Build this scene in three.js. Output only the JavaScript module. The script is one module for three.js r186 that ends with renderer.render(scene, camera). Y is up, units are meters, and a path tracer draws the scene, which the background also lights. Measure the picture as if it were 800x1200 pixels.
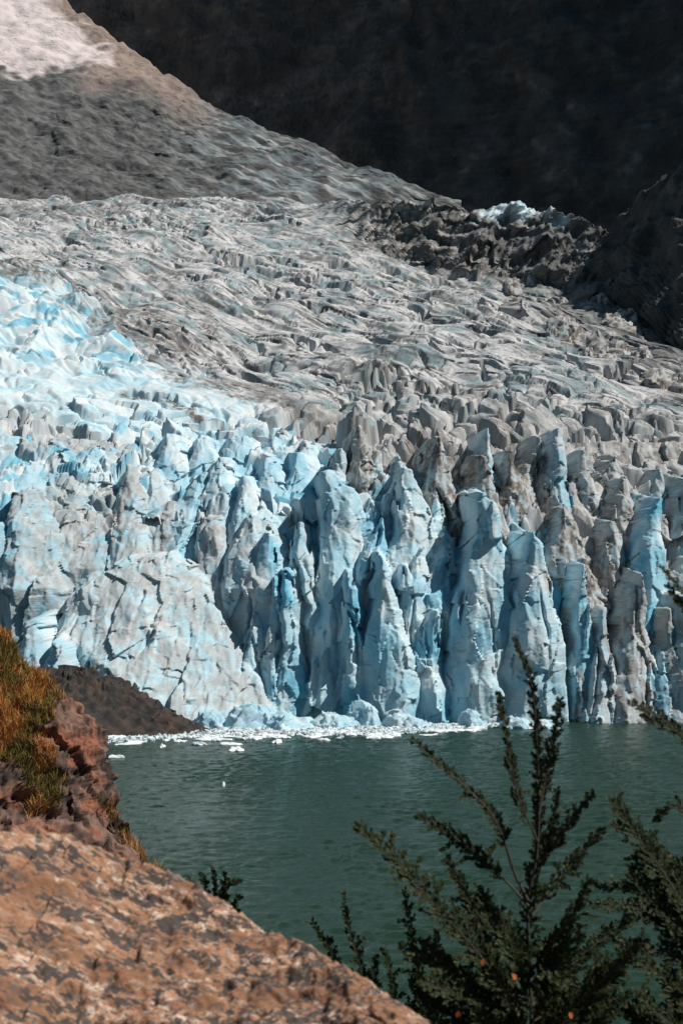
import * as THREE from 'three';
import { mergeGeometries } from 'three/addons/utils/BufferGeometryUtils.js';
import { createNoise3D } from 'simplex-noise';

// ---------------------------------------------------------------- camera, sky, sun, exposure
const scene = new THREE.Scene();
const EYE = 20, F = 1648;                       // eye height above the lake; focal length in photo pixels (800 x 1200)
const camera = new THREE.PerspectiveCamera(2 * Math.atan(700 / F) * 180 / Math.PI, 800 / 1400, 0.1, 6000);
camera.setViewOffset(800, 1400, 0, 0, 800, 1200); // a shifted lens: horizon at row 700
camera.position.set(0, EYE, 0);
camera.lookAt(0, EYE, -100);
camera.focus = 200;
camera.userData.fStop = 6.5;
camera.updateProjectionMatrix();

const SUN = new THREE.Vector3(0.58, 0.76, 0.09).normalize();
const sun = new THREE.DirectionalLight(new THREE.Color(1.0, 0.945, 0.87), 5.0);
sun.position.copy(SUN).multiplyScalar(900).add(new THREE.Vector3(0, 60, -350));
sun.target.position.set(0, 60, -350);
sun.castShadow = true; sun.shadow.mapSize.set(4096, 4096);
Object.assign(sun.shadow.camera, { left: -500, right: 500, top: 600, bottom: -500, near: 10, far: 2600 });
scene.add(sun, sun.target);

{ // clear sky: pale near the horizon, blue overhead
  const W = 64, H = 64, a = new Float32Array(W * H * 4);
  for (let j = 0; j < H; j++) {
    const e = Math.max(0, ((j + 0.5) / H - 0.5) * Math.PI), s = Math.pow(Math.sin(e), 0.55);
    for (let i = 0; i < W; i++) {
      const k = (j * W + i) * 4;
      a[k] = 0.088 * (1 - s) + 0.045 * s; a[k + 1] = 0.126 * (1 - s) + 0.102 * s; a[k + 2] = 0.152 * (1 - s) + 0.165 * s; a[k + 3] = 1;
    }
  }
  const t = new THREE.DataTexture(a, W, H, THREE.RGBAFormat, THREE.FloatType);
  t.mapping = THREE.EquirectangularReflectionMapping; t.magFilter = t.minFilter = THREE.LinearFilter; t.needsUpdate = true;
  scene.background = t; scene.environment = t;
}
const renderer = new THREE.WebGLRenderer({ antialias: true });
renderer.toneMapping = THREE.LinearToneMapping;
renderer.toneMappingExposure = 1.0;
renderer.shadowMap.enabled = true;

// ---------------------------------------------------------------- helpers
function rng(seed) { let s = seed >>> 0; return () => { s = (s + 0x6D2B79F5) | 0; let t = Math.imul(s ^ (s >>> 15), 1 | s); t = (t + Math.imul(t ^ (t >>> 7), 61 | t)) ^ t; return ((t ^ (t >>> 14)) >>> 0) / 4294967296; }; }
const N3 = createNoise3D(rng(11)), N3b = createNoise3D(rng(77));
const clamp = (v, a = 0, b = 1) => Math.min(b, Math.max(a, v));
const smooth = (a, b, v) => { const t = clamp((v - a) / (b - a)); return t * t * (3 - 2 * t); };
const lerp = (a, b, t) => a + (b - a) * t;
const mix3 = (a, b, t) => [lerp(a[0], b[0], t), lerp(a[1], b[1], t), lerp(a[2], b[2], t)];
function fbm(x, y, z, o = 4, g = 0.5) { let s = 0, a = 1, n = 0; for (let i = 0; i < o; i++) { s += a * N3(x, y, z); n += a; a *= g; x = x * 2.03 + 17.1; y = y * 2.03 + 5.3; z = z * 2.03 - 9.7; } return s / n; }
function ridged(x, y, z, o = 4, g = 0.5) { let s = 0, a = 1, n = 0; for (let i = 0; i < o; i++) { s += a * (1 - Math.abs(N3b(x, y, z))); n += a; a *= g; x = x * 2.07 + 3.1; y = y * 2.07 + 8.3; z = z * 2.07 - 4.7; } return s / n; }
const hash2 = (i, j, k = 0) => { let h = Math.imul(i, 374761393) + Math.imul(j, 668265263) + Math.imul(k, 1442695041) | 0; h = Math.imul(h ^ (h >>> 13), 1274126177); return ((h ^ (h >>> 16)) >>> 0) / 4294967296; };
function worley(x, y, seed = 0) { // [F1, F2, hash of nearest cell]
  const ix = Math.floor(x), iy = Math.floor(y); let f1 = 9, f2 = 9, id = 0;
  for (let j = -1; j <= 1; j++) for (let i = -1; i <= 1; i++) {
    const cx = ix + i, cy = iy + j, px = cx + 0.1 + 0.8 * hash2(cx, cy, seed), py = cy + 0.1 + 0.8 * hash2(cx, cy, seed + 1);
    const d = Math.hypot(px - x, py - y);
    if (d < f1) { f2 = f1; f1 = d; id = hash2(cx, cy, seed + 2); } else if (d < f2) f2 = d;
  }
  return [f1, f2, id];
}
function facets(x, y, seed, step = 0.35) { // flat fracture faces: a randomly tilted plane per cell
  const ix = Math.floor(x), iy = Math.floor(y); let f1 = 9, bx = 0, by = 0, px = 0, py = 0;
  for (let j = -1; j <= 1; j++) for (let i = -1; i <= 1; i++) { const cx = ix + i, cy = iy + j, qx = cx + 0.1 + 0.8 * hash2(cx, cy, seed), qy = cy + 0.1 + 0.8 * hash2(cx, cy, seed + 1), d = Math.hypot(qx - x, qy - y); if (d < f1) { f1 = d; bx = cx; by = cy; px = qx; py = qy; } }
  return (hash2(bx, by, seed + 2) - 0.5) * (x - px) * 2 + (hash2(bx, by, seed + 3) - 0.5) * (y - py) * 2 + (hash2(bx, by, seed + 4) - 0.5) * step;
}
const at = (px, row, d) => [(px - 400) / F * d, EYE + (700 - row) / F * d, -d];  // photo pixel at depth d -> point
function table(list, x) { if (x <= list[0][0]) return list[0][1]; for (let i = 1; i < list.length; i++) if (x <= list[i][0]) return lerp(list[i - 1][1], list[i][1], (x - list[i - 1][0]) / (list[i][0] - list[i - 1][0])); return list[list.length - 1][1]; }
function inPoly(poly, x, y) { let c = false; for (let i = 0, j = poly.length - 1; i < poly.length; j = i++) { const [xi, yi] = poly[i], [xj, yj] = poly[j]; if ((yi > y) !== (yj > y) && x < (xj - xi) * (y - yi) / (yj - yi) + xi) c = !c; } return c; }
function polyDist(poly, x, y, open) { let m = 1e9; for (let i = open ? 1 : 0; i < poly.length; i++) { const [ax, ay] = poly[(i + poly.length - 1) % poly.length], [bx, by] = poly[i], dx = bx - ax, dy = by - ay; const t = clamp(((x - ax) * dx + (y - ay) * dy) / (dx * dx + dy * dy)); const e = Math.hypot(x - ax - t * dx, y - ay - t * dy); if (e < m) m = e; } return m; }
const signedPoly = (poly, x, y) => (inPoly(poly, x, y) ? 1 : -1) * polyDist(poly, x, y);

function gridMesh(nu, nv, fn, closedU = false) { // fn(i, j) -> {p:[x,y,z], c:[r,g,b], uv:[u,v]}
  const P = new Float32Array(nu * nv * 3), C = new Float32Array(nu * nv * 3), U = new Float32Array(nu * nv * 2), I = [];
  for (let j = 0; j < nv; j++) for (let i = 0; i < nu; i++) { const k = j * nu + i, r = fn(i, j); P.set(r.p, k * 3); C.set(r.c, k * 3); U.set(r.uv, k * 2); }
  for (let j = 0; j < nv - 1; j++) for (let i = 0; i < (closedU ? nu : nu - 1); i++) { const i2 = (i + 1) % nu, a = j * nu + i, b = j * nu + i2, c = (j + 1) * nu + i, d = (j + 1) * nu + i2; I.push(a, b, d, a, d, c); }
  const g = new THREE.BufferGeometry();
  g.setAttribute('position', new THREE.BufferAttribute(P, 3)); g.setAttribute('color', new THREE.BufferAttribute(C, 3)); g.setAttribute('uv', new THREE.BufferAttribute(U, 2));
  g.setIndex(I); g.computeVertexNormals();
  return g;
}
const counts = {};
function numbered(name) { const n = counts[name] = (counts[name] ?? -1) + 1; return n ? `${name}_${String(n).padStart(3, '0')}` : name; }
function mesh(name, geo, mat, parent = scene) { const m = new THREE.Mesh(geo, mat); m.name = parent === scene ? numbered(name) : name; m.castShadow = m.receiveShadow = true; parent.add(m); return m; }
function group(name, p = [0, 0, 0]) { const g = new THREE.Group(); g.name = numbered(name); g.position.set(...p); scene.add(g); return g; }
function tag(o, label, category, grp, kind) { o.userData.label = label; o.userData.category = category; if (grp) o.userData.group = grp; if (kind) o.userData.kind = kind; return o; }

// ---------------------------------------------------------------- textures and materials
function noiseTex(size, fn, srgb = false) { // fn(u, v in 0..1, tileable noise helper) -> [r,g,b] 0..1
  const a = new Uint8Array(size * size * 4);
  for (let j = 0; j < size; j++) for (let i = 0; i < size; i++) { const c = fn(i / size, j / size), k = (j * size + i) * 4; a[k] = clamp(c[0]) * 255; a[k + 1] = clamp(c[1]) * 255; a[k + 2] = clamp(c[2]) * 255; a[k + 3] = 255; }
  const t = new THREE.DataTexture(a, size, size); t.wrapS = t.wrapT = THREE.RepeatWrapping; t.magFilter = THREE.LinearFilter; t.minFilter = THREE.LinearMipmapLinearFilter; t.generateMipmaps = true;
  if (srgb) t.colorSpace = THREE.SRGBColorSpace; t.needsUpdate = true; return t;
}
// tileable 2-D noise: crossfade of two shifted lookups
function tile(f) { return (u, v) => { const w = (t) => t < 0.25 ? t / 0.25 : 1, a = w(u), b = w(v); const f00 = f(u, v); if (a === 1 && b === 1) return f00; const f10 = f(u + 1, v), f01 = f(u, v + 1), f11 = f(u + 1, v + 1); return lerp(lerp(f11, f01, a), lerp(f10, f00, a), b); }; }
const iceBumpF = tile((u, v) => 0.5 + 0.32 * fbm(u * 14, v * 14, 3, 5, 0.6) + 0.2 * (ridged(u * 9, v * 9, 7, 3) - 0.6));
const iceBump = noiseTex(512, (u, v) => { const n = iceBumpF(u, v); return [n, n, n]; });
const speckF = tile((u, v) => fbm(u * 40, v * 40, 1, 3, 0.7)), speckG = tile((u, v) => fbm(u * 8, v * 8, 4, 4, 0.6));
const iceGrain = noiseTex(512, (u, v) => { const s = speckF(u, v), b = speckG(u, v); const n = 0.90 + 0.08 * s + 0.06 * b - 0.45 * smooth(0.42, 0.6, s + 0.35 * b); return [n, n, n]; });
const ice = new THREE.MeshPhysicalMaterial({ vertexColors: true, roughness: 0.97, transmission: 0.14, thickness: 0, side: THREE.DoubleSide, map: iceGrain, bumpMap: iceBump, bumpScale: 0.08, specularIntensity: 0.6, ior: 1.31 });
const rockBumpF = tile((u, v) => 0.5 + 0.3 * fbm(u * 10, v * 10, 9, 6, 0.6) + 0.25 * (ridged(u * 6, v * 6, 2, 4) - 0.6));
const rockBump = noiseTex(512, (u, v) => { const n = rockBumpF(u, v); return [n, n, n]; });
const rockFar = new THREE.MeshStandardMaterial({ vertexColors: true, roughness: 0.95, bumpMap: rockBump, bumpScale: 6 });
const rockMid = new THREE.MeshStandardMaterial({ vertexColors: true, roughness: 0.9, bumpMap: rockBump, bumpScale: 0.12 });

const CLEAN = [0.60, 0.80, 0.88], WHITE = [0.82, 0.88, 0.905], BLUE = [0.19, 0.56, 0.75], GREY = [0.43, 0.445, 0.455], TEAL = [0.27, 0.40, 0.44], BROWN = [0.125, 0.102, 0.085], SOOT = [0.10, 0.095, 0.09];

// ---------------------------------------------------------------- glacier: the body of ice
// (depth, photo row) stations of the glacier's mean surface, per photo column
const PROFILE = {
  '-220': [[231, 870], [238, 730], [258, 610], [290, 495], [340, 405], [392, 320], [450, 285], [560, 255], [690, 230], [760, 232]],
  0: [[231, 870], [238, 720], [258, 610], [290, 500], [345, 410], [395, 326], [450, 300], [560, 262], [690, 235], [760, 240]],
  150: [[231, 870], [241, 700], [262, 600], [300, 500], [345, 435], [385, 380], [450, 325], [560, 268], [690, 234], [760, 240]],
  300: [[230, 872], [237, 700], [262, 590], [300, 512], [345, 458], [390, 405], [455, 345], [560, 282], [680, 234], [760, 240]],
  370: [[230, 872], [236, 700], [260, 588], [296, 518], [342, 460], [390, 405], [455, 348], [562, 286], [640, 237], [720, 246]],
  430: [[229.5, 872], [235, 695], [257, 590], [290, 528], [338, 466], [388, 407], [455, 353], [562, 300], [602, 238], [680, 250]],
  500: [[229.5, 872], [235, 690], [256, 600], [285, 535], [335, 470], [385, 410], [450, 362], [556, 324], [584, 238], [660, 256]],
  555: [[229.5, 872], [235, 695], [255, 615], [282, 542], [330, 476], [380, 415], [445, 368], [550, 334], [576, 245], [650, 262]],
  600: [[229.5, 872], [235, 700], [254, 630], [280, 550], [325, 482], [375, 420], [440, 376], [544, 338], [580, 238], [645, 262]],
  650: [[229.5, 872], [235, 720], [253, 645], [277, 558], [322, 488], [370, 430], [430, 390], [530, 346], [570, 247], [630, 275]],
  712: [[229.5, 872], [234, 740], [252, 660], [275, 565], [318, 496], [364, 442], [418, 404], [500, 366], [548, 268], [610, 320]],
  740: [[229.5, 872], [234, 740], [252, 664], [274, 568], [316, 500], [362, 450], [412, 414], [480, 380], [530, 320], [580, 350]],
  800: [[229.5, 872], [234, 740], [252, 670], [272, 575], [312, 508], [355, 465], [400, 430], [450, 405], [500, 365], [540, 385]],
  1020: [[229.5, 872], [234, 740], [252, 670], [270, 580], [305, 520], [340, 490], [380, 460], [420, 440], [450, 420], [480, 430]],
};
const COLS = Object.keys(PROFILE).map(Number).sort((a, b) => a - b), ST = PROFILE[0].map((_, k) => COLS.map((c) => PROFILE[c][k]));
function base(px, s) { // s in 0..9 along the stations -> [depth, row]
  let c = 1; while (c < COLS.length - 1 && px > COLS[c]) c++;
  const t = clamp((px - COLS[c - 1]) / (COLS[c] - COLS[c - 1])); 
  const k = Math.min(ST.length - 2, Math.floor(s)), f = s - k;
  const A = ST[k], B = ST[k + 1];
  return [lerp(lerp(A[c - 1][0], A[c][0], t), lerp(B[c - 1][0], B[c][0], t), f), lerp(lerp(A[c - 1][1], A[c][1], t), lerp(B[c - 1][1], B[c][1], t), f)];
}
function depthAt(px, row) { for (let s = 0; s < 9; s += 0.02) { const b = base(px, s); if (b[1] <= row) return b[0]; } return 700; }

// clean blue ice against the dirty ice: where it lies, as an outline on the glacier's surface
const CLEAN_POLY = [[-300, 306], [60, 320], [110, 348], [180, 420], [300, 480], [400, 535], [452, 560], [540, 575], [640, 620], [690, 720], [690, 950], [-300, 950]];
const DIRTY_SPOTS = [[[40, 590], [60, 560], [130, 585], [170, 600], [240, 600], [330, 620], [340, 660], [250, 700], [150, 680], [60, 690], [20, 640]], [[0, 470], [50, 478], [90, 500], [150, 520], [150, 545], [60, 545], [0, 520]]];
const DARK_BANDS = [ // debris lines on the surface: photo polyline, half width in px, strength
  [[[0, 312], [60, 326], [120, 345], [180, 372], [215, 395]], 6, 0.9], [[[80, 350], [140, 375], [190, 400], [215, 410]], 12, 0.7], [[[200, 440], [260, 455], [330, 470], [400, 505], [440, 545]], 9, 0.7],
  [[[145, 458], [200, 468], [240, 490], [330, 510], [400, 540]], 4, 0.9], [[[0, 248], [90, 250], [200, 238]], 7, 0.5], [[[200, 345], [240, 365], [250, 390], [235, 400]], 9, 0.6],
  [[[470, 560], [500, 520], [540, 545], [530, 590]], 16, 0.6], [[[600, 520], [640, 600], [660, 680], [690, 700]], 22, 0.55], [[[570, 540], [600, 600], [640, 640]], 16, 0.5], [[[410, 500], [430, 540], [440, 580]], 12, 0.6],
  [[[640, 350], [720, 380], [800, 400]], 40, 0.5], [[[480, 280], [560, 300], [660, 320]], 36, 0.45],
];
const CRACKS = [ // open cracks on the upper slope
  [[238, 287], [300, 297], [360, 306], [420, 312]], [[200, 300], [290, 308], [400, 322], [430, 326]], [[252, 300], [330, 312], [400, 328], [460, 331]], [[370, 335], [420, 345], [500, 352]], [[330, 322], [400, 334], [470, 340]],
  [[400, 380], [440, 387], [480, 388], [520, 385]], [[525, 396], [570, 400], [600, 402]], [[655, 492], [690, 498], [740, 502]], [[600, 440], [640, 444], [670, 442]], [[600, 455], [640, 460], [665, 463]],
  [[660, 412], [690, 435], [730, 437], [760, 430]], [[400, 325], [440, 332], [480, 331]], [[430, 355], [480, 360], [540, 362]], [[500, 340], [540, 350], [580, 368], [610, 372]], [[420, 365], [450, 375], [500, 370]],
  [[145, 453], [175, 462], [205, 466]], [[60, 508], [85, 505], [80, 515]], [[300, 405], [340, 415], [380, 425]], [[230, 262], [300, 258], [350, 268]], [[100, 262], [170, 258], [230, 262]], [[480, 335], [520, 330], [560, 326], [600, 322]],
  [[480, 470], [505, 462], [530, 466]], [[560, 470], [590, 468], [620, 478]], [[700, 520], [760, 530], [800, 535]], [[340, 390], [380, 398], [400, 410]],
].map((l) => ({ l, x0: Math.min(...l.map((p) => p[0])) - 8, x1: Math.max(...l.map((p) => p[0])) + 8, y0: Math.min(...l.map((p) => p[1])) - 6, y1: Math.max(...l.map((p) => p[1])) + 6 }));
const CAP = [[556, 258], [564, 243], [588, 226], [622, 226], [656, 246], [662, 258]];
const ZW = 340, ZH = 180, ZX = -330, ZY = 190, ZS = 4, ZC = new Float32Array(ZW * ZH), ZD = new Float32Array(ZW * ZH), ZQ = new Float32Array(ZW * ZH), ZB = new Float32Array(ZW * ZH);
for (let j = 0; j < ZH; j++) for (let i = 0; i < ZW; i++) {
  const px = ZX + i * ZS, row = ZY + j * ZS, k = j * ZW + i;
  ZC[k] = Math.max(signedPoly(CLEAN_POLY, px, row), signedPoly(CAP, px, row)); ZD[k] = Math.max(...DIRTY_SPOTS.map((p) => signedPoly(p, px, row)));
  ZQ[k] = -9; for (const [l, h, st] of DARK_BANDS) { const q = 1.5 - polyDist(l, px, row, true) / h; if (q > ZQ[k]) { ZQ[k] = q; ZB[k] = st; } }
}
function zoneAt(A, px, row) { const x = clamp((px - ZX) / ZS, 0, ZW - 1.01), y = clamp((row - ZY) / ZS, 0, ZH - 1.01), i = Math.floor(x), j = Math.floor(y), u = x - i, v = y - j, k = j * ZW + i; return lerp(lerp(A[k], A[k + 1], u), lerp(A[k + ZW], A[k + ZW + 1], u), v); }
function zones(px, row, w) { // [clean 0..1, dirt band 0..1] at a place of the glacier's surface; w: wobble from noise
  const c = Math.min(smooth(-14, 14, zoneAt(ZC, px, row) + w * 18), 1 - 0.8 * smooth(-12, 12, zoneAt(ZD, px, row) + w * 14));
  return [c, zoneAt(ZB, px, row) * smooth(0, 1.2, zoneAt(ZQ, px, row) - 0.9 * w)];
}
function iceColor(x, y, z, clean, band, dirt, blue) { // matter: crust, fresh blue ice, grit in streaks and patches
  const n1 = fbm(x / 9, y / 9, z / 9, 3), n2 = fbm(x / 2.6 + 40, y / 4.5, z / 2.6, 3, 0.6), n3 = fbm(x * 0.9, y * 0.5, z * 0.9 + 9, 2, 0.7);
  let c = mix3(mix3(GREY, [0.72, 0.72, 0.73], smooth(-0.5, 0.2, n1 + 0.7 * n2)), mix3(CLEAN, WHITE, smooth(-0.5, 0.5, n1 * 0.7 + n2)), clean);
  c = mix3(c, TEAL, (1 - clean) * 0.8 * smooth(0.05, 0.45, fbm(x / 14 + 7, y / 14, z / 14 - 3, 2) + 0.25 * n2));
  c = mix3(c, BLUE, clamp(blue) * clean);
  const n4 = fbm(x / 1.6, y / 9, z / 3 + 33, 3, 0.6);
  c = mix3(c, [0.49, 0.475, 0.46], clamp(dirt * 1.2) * smooth(-0.45, 0.2, n2 * 0.6 + 0.6 * n1 + 0.4 * n4));
  c = mix3(c, BROWN, clamp((dirt - 0.3) * 1.5) * smooth(-0.12, 0.34, n4 * 0.9 + n2 * 0.4 + n1 * 0.3));
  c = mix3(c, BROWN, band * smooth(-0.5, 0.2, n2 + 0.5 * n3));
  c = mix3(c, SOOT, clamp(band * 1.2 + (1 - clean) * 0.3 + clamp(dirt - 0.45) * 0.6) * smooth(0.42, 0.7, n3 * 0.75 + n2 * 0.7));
  return c;
}
const glacier = group('glacier', [0, 0, 0]);
tag(glacier, 'blue and grey glacier breaking into seracs at the lake', 'glacier', null, 'structure');
{
  const NU = 580, NV = 840, X0 = -130, X1 = 940;
  const SS = []; { const w = [0, 10, 120, 130, 130, 140, 150, 170, 16]; const tot = w.reduce((a, b) => a + b); w.forEach((n, k) => { if (!n) return; const m = Math.round(n / tot * (NV - 1)); for (let i = 0; i < m; i++) SS.push(k + (k === 1 ? 0.9 + 0.1 * i / m : i / m)); }); while (SS.length < NV) SS.push(9); SS.length = NV; }
  const g = gridMesh(NU, NV, (i, j) => {
    const px = lerp(X0, X1, i / (NU - 1)), s = SS[j], [d, row] = base(px, s);
    let [x, y, z] = at(px, row, d);
    const wob = fbm(x / 12, 3, z / 12, 3);
    const [clean, band] = zones(px, row, wob);
    const rough = smooth(3.9, 2.7, s - 1.25 * smooth(280, 420, px) * (0.75 + 0.5 * fbm(x / 30, z / 30, 140, 2))) * (1 + 0.25 * smooth(300, 420, px)), upper = smooth(3.2, 4.6, s), face = smooth(1.6, 0.9, s);
    const wall = smooth(7.0, 7.15, s) * smooth(8.3, 8.0, s) * smooth(370, 480, px), lip = smooth(6.9, 7.3, s) * smooth(340, 480, px);
    // broken blocks near the front, cut by crevasses
    const wx = fbm(x / 18, z / 18, 5, 2) * 0.8, wz = fbm(x / 18, z / 18, 15, 2) * 0.8;
    const a = (x * 0.72 + z * 0.69), b = (-x * 0.69 + z * 0.72);
    let dy = 0;
    if (rough > 0) {
      const [f1, f2, id] = worley(x / 8.5 + wx + 3 + z * 0.03, z / 11 + wz, 5), gap = smooth(0.0, 0.2, f2 - f1), tilt = (hash2(Math.floor(id * 1e6), 3) - 0.5);
      dy += rough * ((id - 0.5) * 3.4 + (gap - 1) * 4.5 - 0.35 * (f1 * 6) + 4.0 * facets(x / 9 + z / 18, z / 12 - x / 20, 520));
      const [g1, g2, gid] = worley(x / 3.1 + wx * 2, z / 4.2 + wz * 2, 25);
      dy += rough * smooth(4.2, 2.8, s) * ((gid - 0.5) * 0.6 + 1.6 * facets(x / 3.1, z / 4.2, 560) + (smooth(0, 0.2, g2 - g1) - 1) * 0.6 * smooth(0.3, 0.7, id));
    }
    // swells and crevasse fields on the upper slope, running with the flow (down to the right)
    const far = smooth(330, 700, d), field = smooth(-0.15, 0.35, fbm(x / 60, z / 60, 21, 2));
    if (upper > 0) {
      const wa = fbm(a / 30, b / 16, 12, 3) * 1.1;
      const [h1, h2, hid] = worley(a / 34 + wa * 0.6, b / 8 + wa, 45);
      dy += upper * (1 - lip) * (field * ((hid - 0.5) * 0.8 + (smooth(0, 0.2, h2 - h1) - 1) * (0.3 + 1.3 * hid)) + 4.2 * fbm(a / 52, b / 34, 1, 2) + 0.9 * (ridged(a / 34, b / 14, 4, 2, 0.5) - 0.62) * (1 + 0.6 * far) + 1.0 * facets(a / 18 + wa, b / 9, 600) + 0.15 * fbm(a / 9, b / 4, 33, 2, 0.5));
    }
    dy += 0.14 * fbm(x / 2.2, y / 2.2, z / 2.2, 3, 0.65) * (1 + 0.6 * far);
    const dome = clean * upper * smooth(330, 180, px);
    dy = lerp(dy, 0.5 * dy, dome); if (dome > 0) { const [q1, q2] = worley(x / 11 + wx, z / 13 + wz, 720); dy += dome * (7.5 * (ridged(x / 27, z / 24, 2.2, 2, 0.35) - 0.75) + 1.3 * facets(x / 9 + wx, z / 10, 700, 0.1) + 1.0 * (smooth(0, 0.2, q2 - q1) - 1)); }
    let crack = 0;
    if (s > 2.5) for (const c of CRACKS) if (px > c.x0 && px < c.x1 && row > c.y0 && row < c.y1) { const e = polyDist(c.l, px, row + wob * 4 + 1.5 * fbm(x / 4, z / 4, 2, 2), true); crack = Math.max(crack, smooth(2.0, 0.5, e)); }
    let rift = 0; // long open cracks that follow the flow
    if (upper > 0 && !lip) { const wr = 1.2 * fbm(a / 40, b / 20, 71, 3), n1 = Math.abs(N3(a / 85, b / 13 + wr, 81)), n2 = Math.abs(N3(a / 48 + 20, b / 7 + wr, 91)); rift = upper * Math.max(smooth(0.10, 0.03, n1) * smooth(-0.1, 0.25, fbm(a / 45, b / 20, 96, 2)), 0.8 * smooth(0.13, 0.04, n2) * smooth(0.05, 0.3, fbm(a / 30, b / 15, 99, 2))) * (1 - 0.8 * dome); crack = Math.max(crack, rift); }
    dy -= crack * 5;
    // grey ice cliff along the crest: fins leaning to the right
    const fin = ridged((x - 0.55 * y) / 10, y / 40, 2, 3), fin2 = fbm((x - 0.6 * y) / 4, y / 9, 8, 3, 0.6);
    z += wall * (5 * (fin - 0.6) + 2.5 * fin2 + 6 * fbm(x / 25, y / 12, 3, 2) + 5 * facets((x - 0.5 * y) / 9, y / 11, 640)); dy += lip * (1 - wall * 0.6) * (3 * (fin - 0.55) + 1.2 * fin2 + 2.5 * facets(x / 12, z / 20, 660));
    z += face * (2.0 * fbm(x / 5, y / 9, 4, 3) + 1.2 * (ridged(x / 3, y / 12, 8, 2) - 0.5));
    y += dy * (1 - 0.75 * face);
    const freshness = face * 0.9 + rough * 0.9 * smooth(0.0, 0.4, fbm(x / 7, y / 10, z / 7 + 30, 2)) + dome * 0.85 * smooth(0.0, 0.18, fbm(x / 11, y / 9, z / 11 + 60, 3)) + lip * smooth(0.0, 0.3, fbm(x / 12, y / 12, 7, 2));
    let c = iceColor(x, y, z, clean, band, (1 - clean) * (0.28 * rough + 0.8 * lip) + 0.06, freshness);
    c = mix3(c, [0.10, 0.10, 0.095], (1 - clean) * lip * 0.75 * smooth(-0.3, 0.3, fin2 + 0.6 * fbm(x / 20, y / 12, 40, 3)));
    if (upper > 0) { // dirt layers drawn out along the flow, darker towards the rock margin where the rubble lies
      const st = fbm(a / 46, b / 3.2, y / 40, 4, 0.6), st2 = fbm(a / 14, b / 1.6, 5, 3, 0.65), margin = smooth(-70, 40, px - 640 - (row - 330) * 1.1 + 60 * fbm(x / 16, y / 10, 3, 3)) * smooth(560, 420, row);
      c = mix3(c, [0.16, 0.172, 0.18], (1 - clean) * upper * clamp(0.65 * smooth(0.06, 0.3, st + 0.45 * st2) + 0.85 * margin * smooth(-0.5, 0.0, st2)));
      c = mix3(c, [0.13, 0.125, 0.12], (1 - clean) * upper * clamp(0.8 * smooth(0.2, 0.42, st * 0.6 + st2 * 0.75) + 0.7 * margin * smooth(-0.15, 0.25, st2)));
      const wl = 1.4 * fbm(a / 38, b / 18, 171, 3), l1 = Math.abs(N3b(a / 95, b / 9 + wl, 181)), l2 = Math.abs(N3b(a / 60 + 7, b / 5 + wl, 191)), brk = fbm(a / 18, b / 6, 195, 3, 0.6); // thin dark lines: shade of crevasses painted in, along with grit
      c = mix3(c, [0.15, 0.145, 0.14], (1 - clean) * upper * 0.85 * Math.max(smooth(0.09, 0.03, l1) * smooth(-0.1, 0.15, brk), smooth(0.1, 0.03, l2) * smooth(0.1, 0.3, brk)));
      const sp = fbm(x / 1.5, y / 0.8, 50, 3, 0.75) + 0.5 * fbm(x / 14, y / 6, 55, 2); c = mix3(c, [0.10, 0.095, 0.09], (1 - clean) * upper * 0.85 * smooth(0.4, 0.58, sp));
    }
    return { p: [x, y, z], c, uv: [x / 6, (d + y) / 6] };
  });
  mesh('ice_body', g, ice, glacier);
}

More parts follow.
